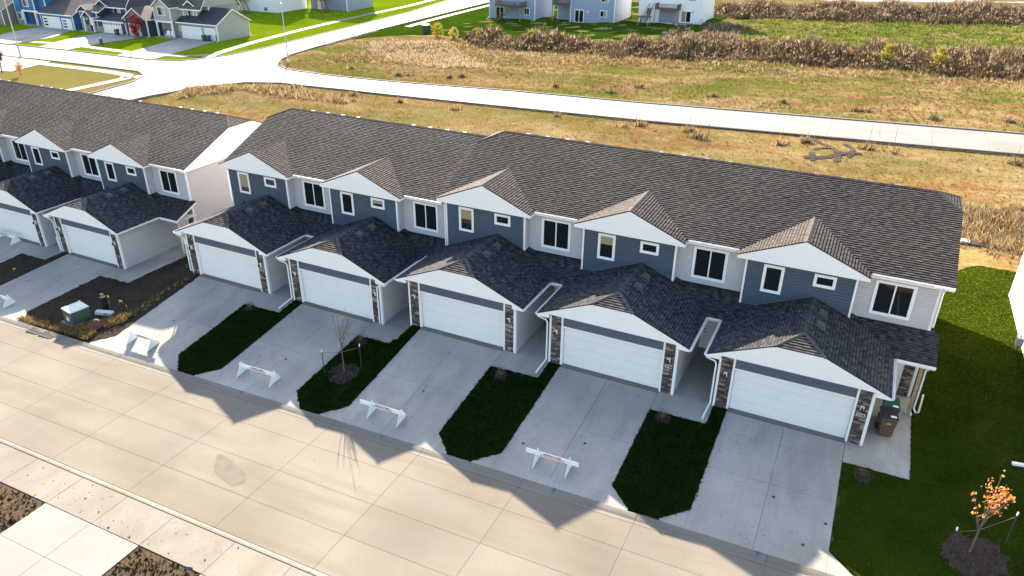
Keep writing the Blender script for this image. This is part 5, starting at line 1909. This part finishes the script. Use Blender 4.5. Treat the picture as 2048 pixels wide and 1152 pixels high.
h.win(-46.2, -45.1, -.6, 1.1, 139.5, True, 'window', True); h.win(-37.2, -35.4, 2.9, 3.9, 139.5); h.box('patio_slab', 'drive', -39.6, -35.4, 137.0, 139.4, gz3, gz3 + .16)
h.spout(-48.0, 139.4, gz3, 3.8, -.1, -.3); h.box('lamp', 'black', -36.0, -35.85, 139.3, 139.5, .55, .8)

# neighbour at the right edge
h = House('house', 'white house wall at the right edge beside the side lawn', 15, 10, 1.2)
b = MB()
siding(b, (11.9 - 15, 15.65 - 10), (11.9 - 15, -1.0 - 10), -0.4, 5.8, (-1, 0), .12)
siding(b, (11.9 - 15, 15.65 - 10), (22 - 15, 15.65 - 10), -0.4, 5.8, (0, 1), .12)
stuff(b.build('siding', M['white_siding'], h.t))
h.box('wall', 'white_siding', 11.93, 22, -1, 15.62, .7, 7.0)
h.box('corner_trim', 'white', 11.86, 11.98, 15.55, 15.69, .8, 7.0)
h.gable_x('white_siding', 11.95, 22, -1, 15.6, 7.0, .42)
t = thing('gas_meter', 'small grey gas meter by the white wall at the right edge', 'meter', (11.62, 9.2, 1.22))
b = MB(); b.box(-.14, .14, -.18, .18, .35, .75); b.build('body', M['steel'], t)
b = MB(); b.tube([(.05, .1, -.1), (.05, .1, .36)], .03, 6); b.build('pipe', M['iron'], t)
b = MB(); b.tube([(0, 0, .75), (0, 0, .9), (.25, 0, .95)], .03, 6); b.build('regulator', M['steel'], t)
# pale block and dark silt sock behind the end house
b = MB(); b.hexa([(-.3, -.2, 0), (.3, -.2, 0), (.3, .2, 0), (-.3, .2, 0)], [(-.27, -.17, .25), (.25, -.2, .2), (.3, .17, .22), (-.28, .2, .27)])
o = b.build('stone_block', M['white']); o.location = (10.5, 25.9, H(10.5, 25.9) + .05); tag(o, 'white block lying in the weeds behind the end house', 'block')
b = MB(); b.tube([(9.6, 25.3, H(9.6, 25.3) + .12), (10.6, 25.35, H(10.6, 25.35) + .14), (11.7, 24.9, H(11.7, 24.9) + .12)], .14, 8)
tag(b.build('silt_sock', M['bin_black']), 'black silt sock along the lawn edge behind the end house', 'silt sock')

# ------------------------------------------------------------------ street furniture and far trees
def lamp_post(x, y, hgt, arm, label):
    z = H(x, y) + .1
    t = thing('street_lamp', label, 'street lamp', (x, y, z), 0, 'grey street lamps')
    b = MB(); b.tube([(0, 0, 0), (0, 0, hgt)], .13, 8, .075); b.build('pole', M['steel'], t)
    b = MB(); b.tube([(0, 0, 0), (0, 0, .35)], .22, 8, .17); b.build('base', M['steel'], t)
    b = MB(); b.tube([(0, 0, hgt - .15), (arm[0] * .4, arm[1] * .4, hgt + .45), (arm[0], arm[1], hgt + .75)], .05, 6); a = b.build('arm', M['steel'], t)
    b = MB(); p = Vector((arm[0], arm[1], hgt + .75)); q = Vector((arm[0], arm[1], 0)).normalized()
    b.tube([p - q * .1, p + q * .7], .13, 8, .09); b.build('lamp_head', M['steel'], a)
    return t
lamp_post(-126.8, 49.6, 9.0, (0, 1.8), 'grey street lamp rising across the navy and blue houses')
lamp_post(-84.9, 67.4, 9.2, (-1.9, 0.6), 'grey street lamp on the grass corner of the far junction')
t = thing('street_sign', 'octagonal sign on a thin pole seen from behind at the corner', 'street sign', (-101.0, 50.75, H(-101, 50.75) + .1))
b = MB(); b.tube([(0, 0, 0), (0, 0, 2.95)], .04, 6); b.build('pole', M['steel'], t)
b = MB(); b.prism([(.40 * math.cos(math.pi / 8 + k * math.pi / 4), -.05, 2.45 + .40 * math.sin(math.pi / 8 + k * math.pi / 4)) for k in range(8)], (0, -.02, 0)); b.build('plate', M['white_vinyl'], t)
t = thing('utility_cabinet', 'dark weathered utility cabinet standing in pale grass by the far walk', 'cabinet', (-83.2, 107.2, H(-83, 107) + .1))
b = MB(); b.hexa([(-.55, -.5, 0), (.65, -.5, 0), (.65, .5, 0), (-.55, .5, 0)], [(-.7, -.5, 1.45), (.6, -.5, 1.45), (.6, .5, 1.45), (-.7, .5, 1.45)]); b.build('body', M['iron'], t)
b = MB(); b.box(-.75, .65, -.55, .55, 1.45, 1.52); b.build('lid', M['steel'], t)
t = thing('fire_pit', 'round pale stone fire pit on the shaded lawn behind the white house', 'fire pit', (-36.8, 122.2, H(-36.8, 122) + .12))
for k in range(12):
    a0, a1 = k * math.pi / 6 + .03, (k + 1) * math.pi / 6 - .03
    b = MB()
    q = [(r * math.cos(a), r * math.sin(a), 0) for r, a in ((.85, a0), (.85, a1), (.6, a1), (.6, a0))]
    b.prism(q, (0, 0, .28)); b.build('stone', M['gravel'], t)
for x, y, bd, lb in ((-113.6, 76.8, 'bin_brown', 'brown bin before the beige garage, left of a green one'), (-112.6, 76.9, 'bin_green', 'dark green bin at the right end of the beige garage'),
                     (-134.4, 74.2, 'bin_brown', 'brown bin at the right of the navy garage door')):
    wheelie(x, y, H(x, y) + .12, .2, bd, bd if bd == 'bin_green' else 'bin_black', lb, 'wheelie bins at the far houses', False)
def porch_chair(x, y, lb):
    t = thing('porch_chair', lb, 'chair', (x, y, g + .16), math.radians(20), 'white porch chairs')
    b = MB(); b.box(-.32, .32, -.3, .3, .36, .42); b.build('seat', M['white'], t)
    b = MB(); b.hexa([(-.32, .26, .42), (.32, .26, .42), (.32, .32, .42), (-.32, .32, .42)], [(-.32, .45, 1.15), (.32, .45, 1.15), (.32, .5, 1.15), (-.32, .5, 1.15)]); b.build('backrest', M['white'], t)
    for sx in (-.3, .3):
        b = MB(); b.box(sx - .05, sx + .05, -.36, .42, .60, .65); b.build('armrest', M['white'], t)
        for yy in (-.28, .28):
            b = MB(); b.box(sx - .04, sx + .04, yy - .04, yy + .04, 0, .60); b.build('leg', M['white'], t)
porch_chair(-123.2, 76.75, 'left white porch chair before the beige house'); porch_chair(-122.2, 76.9, 'right white porch chair beside the beige garage')
t = thing('pedestal', 'small dark pedestal on the lawn before the navy house', 'pedestal', (-127.4, 65.3, g + .1))
b = MB(); b.box(-.2, .2, -.2, .2, 0, 1.0); b.build('body', M['transformer'], t)
b = MB(); b.box(-.24, .24, -.24, .24, 1.0, 1.1); b.build('cap', M['bin_black'], t)

def small_tree(x, y, hgt, trunk, cr, cz, n, size, cols, label, dense=1.0, ell=1.0, name='tree'):
    z = H(x, y) + .08
    t = thing(name, label, 'tree', (x, y, z))
    b = MB(); b.tube([(0, 0, -.1), (.03, 0, hgt * .5), (0, .02, hgt * .85)], trunk, 6, trunk * .3); twiggy(b, (0, 0, 0), hgt * .9, 9, cr * .8, trunk * .9, int(abs(x)))
    b.build('trunk', M['bark'], t)
    r2 = random.Random(int(abs(x * 7)))
    cl = []
    for _ in range(60):
        a, zz = r2.uniform(0, 6.28), r2.uniform(-1, 1)
        rr_ = cr * math.sqrt(max(.05, 1 - zz * zz)) * r2.uniform(.35, .95)
        cl.append((rr_ * math.cos(a), rr_ * math.sin(a), cz + zz * (hgt - cz) * ell, cr * .30))
    leaf_cloud('crown', cl, n, size, cols, t)
    return t
small_tree(-128.4, 74.0, 4.2, .09, 1.35, 2.3, 2200, .17, [(.42, .018, .022), (.30, .012, .018), (.5, .05, .035), (.36, .02, .03)], 'crimson young tree before the navy and beige houses')
t = small_tree(-112.4, 40.2, 2.0, .05, .75, 1.45, 380, .16, [(.5, .2, .16), (.42, .16, .13), (.55, .32, .16), (.35, .22, .12)], 'small pinkish leaved tree on the tan corner lawn')
small_tree(-117.2, 40.4, 3.3, .10, .85, 2.6, 700, .18, [(.035, .02, .02), (.05, .025, .02), (.03, .03, .015)], 'dark leaved little tree cut by the left edge')
YEL = [(.26, .22, .015), (.22, .20, .015), (.30, .24, .03), (.15, .16, .015)]
for k, (x, y, r, hh, lb) in enumerate(((-78.0, 103, 1.3, 2.5, 'bright yellow bush nearest the dark utility cabinet'), (-74.2, 103, .9, 1.9, 'small olive yellow bush between two yellow bushes by the field'),
                                    (-68.8, 104, 1.0, 1.8, 'yellow bush left of the deck house shadow'), (-56.2, 100.5, .95, 2.5, 'pale yellow green bush among dark weeds below the houses'),
                                    (-11.3 + 21.6, 97.5, 1.2, 2.8, 'yellow green bush at the right end of the tall weeds'), (3.4, 98, 1.1, 2.9, 'golden yellow bush in the tall weeds at the right'))):
    small_tree(x, y, hh, .05, r, hh * .5, 900, .2, YEL if k != 1 else [(.3, .28, .06), (.36, .3, .08)], lb, name='bush')
small_tree(-58.8, 112.5, 2.6, .06, .45, 1.5, 700, .14, [(.06, .11, .03), (.10, .15, .04), (.22, .25, .06)], 'slim evergreen on the shaded backyard lawn', name='evergreen')

# white fence of the middle garden: black rails
def rail_fence(label, pts, hgt=1.2):
    t = thing('fence', label, 'fence', (pts[0][0], pts[0][1], 0))
    o = Vector((pts[0][0], pts[0][1], 0))
    for a, c in zip(pts[:-1], pts[1:]):
        a, c = Vector((*a, H(*a) + .1)), Vector((*c, H(*c) + .1))
        n = max(1, int((c - a).length / 2.4))
        for k in range(n):
            p = a.lerp(c, k / n) - o
            b = MB(); b.tube([p, p + Vector((0, 0, hgt))], .035, 5); b.build('post', M['black'], t)
        for zz in (.15, hgt - .1):
            b = MB(); b.tube([a - o + Vector((0, 0, zz)), c - o + Vector((0, 0, zz))], .022, 4); b.build('rail', M['black'], t)
rail_fence('black rail fence round the garden of the white house on the right', [(-33.6, 139), (-32.6, 121), (-50, 123), (-50.3, 134)])
rail_fence('black rail fence of the garden beside the grey house', [(-139, 105.5), (-121, 106.5), (-114.6, 120), (-117, 126)])

# ------------------------------------------------------------------ the meadow: saplings, weeds, tracks
def verge_sapling(x, y, label, seed, evergreen=False):
    z = terrain_z(x, y)
    t = thing('sapling', label, 'sapling', (x, y, z), 0, 'staked saplings along the far road')
    r2 = random.Random(seed)
    b = MB(); b.tube([(0, 0, -.1), (r2.uniform(-.1, .1), 0, r2.uniform(1.6, 2.6))], .028, 4, .012); b.build('trunk', M['bark'], t)
    if r2.random() < .6:
        b = MB(); xx = r2.uniform(.9, 1.6); b.tube([(xx, -.3, -.1), (xx, -.3, r2.uniform(1.2, 2.0))], .03, 4); b.build('stake', M['iron'], t)
    n = r2.randint(16, 52)
    A, R = RNG.uniform(0, 6.28, n), np.abs(RNG.normal(0, r2.uniform(.3, .6), n))
    P = np.stack([R * np.cos(A), R * np.sin(A) * .8, np.zeros(n)], 1)
    pal = [(.16, .12, .07), (.28, .21, .12), (.10, .08, .05), (.36, .27, .15), (.16, .15, .06)]
    if evergreen:
        pal = [(.08, .12, .06), (.12, .15, .08), (.05, .08, .04)]
    tufts('weeds', P, RNG.uniform(.25, .9, n), .13, pick(n, pal), M['weeds'], 3, .8, False, t)
    return t
SAPN = sorted([(-71.3, 53.2), (-61.2, 50.8), (-60.1, 52.2), (-52.0, 51.0), (-43.0, 49.8), (-30.0, 51.2), (-21.0, 48.1), (-19.6, 50.2), (-14.1, 49.8), (-12.5, 47.4), (-4.5, 47.6), (-2.2, 49.4), (3.4, 48.8),
               (5.6, 48.4), (15.5, 48.3)])
SAPF = sorted([(-72.1, 67.5), (-63.4, 67.6), (-62.0, 68.4), (-54.7, 68.3), (-53.0, 69.0), (-36.9, 66.6), (-28.5, 65.6), (-26.3, 71.0), (-15.3, 67.4), (-7.0, 67.3), (1.2, 66.1), (2.4, 66.3), (9.3, 63.9), (16.5, 65.9), (18.0, 63.6)])
ORDN = ['first', 'second', 'third', 'fourth', 'fifth', 'sixth', 'seventh', 'eighth', 'ninth', 'tenth', 'eleventh', 'twelfth', 'thirteenth', 'fourteenth', 'fifteenth']
for k, (x, y) in enumerate(SAPN):
    verge_sapling(x, y, 'weedy staked sapling, %s from the left on the near verge of the far road' % ORDN[k], 100 + k)
for k, (x, y) in enumerate(SAPF):
    verge_sapling(x, y, 'weedy sapling, %s from the left on the far verge of the far road' % ORDN[k], 200 + k, k in (6, 12))

# dark soil edge along the far road and the tyre tracks in the near verge
def strip(name, line, w, mat, off, jag=.12, hf=terrain_z):
    L = [Vector((p[0], p[1], 0)) for p in line]
    a, c = [], []
    for i, p in enumerate(L):
        t_ = (L[min(i + 1, len(L) - 1)] - L[max(i - 1, 0)]).normalized()
        nrm = Vector((-t_.y, t_.x, 0)) * w * .5
        a.append(tuple((p + nrm)[:2])); c.append(tuple((p - nrm)[:2]))
    return struct(drape(name, a + c[::-1], off, M[mat], 1.0, 0, jag, None, hf))
strip('soil_edge', [(-63.8, 54.35), (-36.9, 52.75), (-20.3, 51.8), (-6.3, 51.85), (5.3, 51.45), (16.5, 51.3), (40, 50.8)], .35, 'track_mud', .09, .12)
strip('soil_edge', [(-90.6, 84), (-91.6, 90), (-93.1, 104)], .5, 'track_mud', .14, .2)
strip('soil_edge', [(-88.2, 69.0), (-84.0, 64.9), (-79.8, 63.2), (-74, 62.6)], .6, 'track_mud', .12, .25)
strip('tyre_track', [(-1.9, 51.0), (-0.6, 49.2), (0.5, 47.2), (1.0, 45.5), (1.1, 43.0)], .55, 'track_mud', .07, .12)
strip('tyre_track', [(1.2, 50.2), (2.0, 48.8), (2.2, 47.0), (2.0, 44.5)], .4, 'track_mud', .07, .12)
strip('tyre_track', [(-1.8, 43.4), (0.3, 44.2), (2.2, 46.2), (3.0, 46.4)], .6, 'track_mud', .075, .14)
strip('tyre_track', [(-1.3, 46.4), (-0.4, 47.2), (0.6, 47.7)], .45, 'track_mud', .075, .12)
strip('tyre_track', [(-1.4, 45.6), (-1.1, 43.6), (-0.9, 42.8)], .45, 'track_mud', .07, .12)

STRAW = [(0.231, 0.156, 0.061), (0.197, 0.116, 0.041), (0.258, 0.184, 0.088), (0.163, 0.082, 0.027), (0.177, 0.129, 0.061), (0.116, 0.068, 0.034)]
GRN = [(0.081, 0.105, 0.019), (0.105, 0.124, 0.028), (0.062, 0.081, 0.019), (0.136, 0.13, 0.043)]
BRWN = [(0.1089, 0.0748, 0.0473), (0.0748, 0.055, 0.0374), (0.1496, 0.1056, 0.0682), (0.0583, 0.044, 0.0341), (0.2046, 0.1496, 0.0957), (0.1771, 0.0957, 0.0616)]
PALE = [(0.3712, 0.297, 0.1935), (0.3116, 0.2453, 0.1564), (0.4163, 0.342, 0.2306), (0.252, 0.1935, 0.1192)]
def meadow(name, poly, n, h, w, pal, lean=.9, clump=0.0, blades=3):
    X, Y = scatter(poly, n)
    if clump:
        k = (np.sin(X * .21 + 1.7 * np.sin(Y * .13)) + np.sin(Y * .33 + X * .11) + RNG.normal(0, .5, len(X))) > clump
        X, Y = X[k], Y[k]
    hh = RNG.uniform(.5, 1.2, len(X)) * h
    return tufts(name, np.stack([X, Y, heights(X, Y, 0, terrain_z)], 1), hh, w, pick(len(X), pal), M['weeds'], blades, lean)
near = [(-86, 18), (-83, 47), (-75, 54), (-36.9, 52.6), (16.5, 51.2), (50, 50.6), (50, 22), (7.5, 24), (7, 17), (-33, 16.5), (-33, 18), (-80, 18)]
meadow('meadow_grass', near, 15000, .20, .07, STRAW)
meadow('meadow_grass', near, 9000, .14, .07, GRN, .9, .6)
far_m = [(-84, 64), (-88, 80), (-90, 92), (-72, 102), (-56, 96), (60, 92), (60, 61), (17, 60.8), (-41, 62.6), (-78, 63)]
meadow('meadow_grass', far_m, 16000, .28, .10, STRAW)
meadow('meadow_grass', far_m, 14000, .26, .10, GRN, .9, .1)
meadow('meadow_grass', [(-80, 70), (-60, 80), (-30, 86), (60, 86), (60, 92), (-20, 94), (-56, 96), (-76, 101), (-86, 96)], 12000, .55, .12, PALE + STRAW)
meadow('meadow_grass', [(-86, 92), (-80, 83), (-70, 76), (-60, 74), (-50, 76), (-62, 86), (-74, 99)], 5000, .6, .12, PALE)
# tall dry grass behind the end house, and along the crossing street
meadow('meadow_grass', [(8.5, 27), (13, 24.5), (26, 23), (26, 36), (16, 36.5), (9.5, 33)], 5200, .75, .09, STRAW + PALE, 1.0)
meadow('meadow_grass', [(7.3, 24.4), (10.4, 24.2), (12.4, 20.6), (16, 19.6), (30, 19), (30, 25), (12, 26.5), (7.6, 29)], 2600, .28, .07, STRAW + PALE + BRWN)
meadow('meadow_grass', [(-33, 22), (-16, 21), (-14, 28), (-24, 31), (-33, 30)], 2600, .6, .09, STRAW + PALE, 1.0, .2)
meadow('meadow_grass', [(-83, 44), (-80, 50), (-72, 53), (-58, 50), (-58, 47), (-76, 48), (-80, 40)], 2600, .8, .10, PALE + STRAW, .9)
LIT_TOPS = [(.34, .26, .16), (.28, .20, .12), (.40, .31, .20), (.22, .16, .10)]  # sunlit tone for the tops of the weed banks
# tall weeds in two long banks
def bank(name, line_front, depth, n, h0, h1, pal, seed=0):
    fx_, fy_ = [p[0] for p in line_front], [p[1] for p in line_front]
    X = RNG.uniform(fx_[0], fx_[-1], n)
    d = RNG.uniform(0, 1, n)
    dep = np.interp(X, fx_, depth)
    Y = np.interp(X, fx_, fy_) + d * dep + RNG.normal(0, .6, n)
    wob = .75 + .25 * np.sin(X * .45 + 1.3 * np.sin(X * .19)) + .15 * np.sin(X * 1.3)
    hh = (h0 + (h1 - h0) * np.minimum(1, d * 1.6)) * wob * RNG.uniform(.6, 1.2, n)
    Z = heights(X, Y, 0, terrain_z)
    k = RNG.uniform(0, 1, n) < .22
    tufts('lit_tops', np.stack([X[k], Y[k], (Z + hh * .8)[k]], 1), hh[k] * .32, .13, pick(int(k.sum()), LIT_TOPS), M['weeds'], 3, .9)  # sunlight on the bank tops, put in as paler tufts
    return tufts(name, np.stack([X, Y, Z], 1), hh, .22, pick(n, pal), M['brush'], 4, .55)
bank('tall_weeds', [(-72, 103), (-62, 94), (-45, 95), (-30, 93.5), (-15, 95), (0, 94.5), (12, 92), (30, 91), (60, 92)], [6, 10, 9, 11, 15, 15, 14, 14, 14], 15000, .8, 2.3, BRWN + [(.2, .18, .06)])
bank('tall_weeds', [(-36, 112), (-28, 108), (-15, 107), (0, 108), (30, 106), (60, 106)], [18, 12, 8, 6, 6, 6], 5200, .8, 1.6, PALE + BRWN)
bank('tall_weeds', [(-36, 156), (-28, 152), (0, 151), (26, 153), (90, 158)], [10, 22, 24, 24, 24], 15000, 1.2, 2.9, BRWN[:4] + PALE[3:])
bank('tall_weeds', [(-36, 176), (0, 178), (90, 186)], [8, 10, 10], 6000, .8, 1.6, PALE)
meadow('meadow_grass', [(-30, 118), (80, 114), (80, 152), (-26, 151)], 11000, .5, .2, GRN + [(.12, .17, .025), (.16, .22, .03)])
meadow('meadow_grass', [(-46, 104), (-36, 104), (-30, 122), (-33, 138), (-24, 138), (-22, 108)], 3500, 1.1, .16, BRWN + PALE)
# red-stemmed patch in the weeds
meadow('red_weeds', [(-38.5, 91.5), (-36, 91.5), (-35.6, 93.5), (-38.3, 93.5)], 110, 1.1, .12, [(.11, .05, .035), (.14, .07, .05), (.16, .11, .07)])
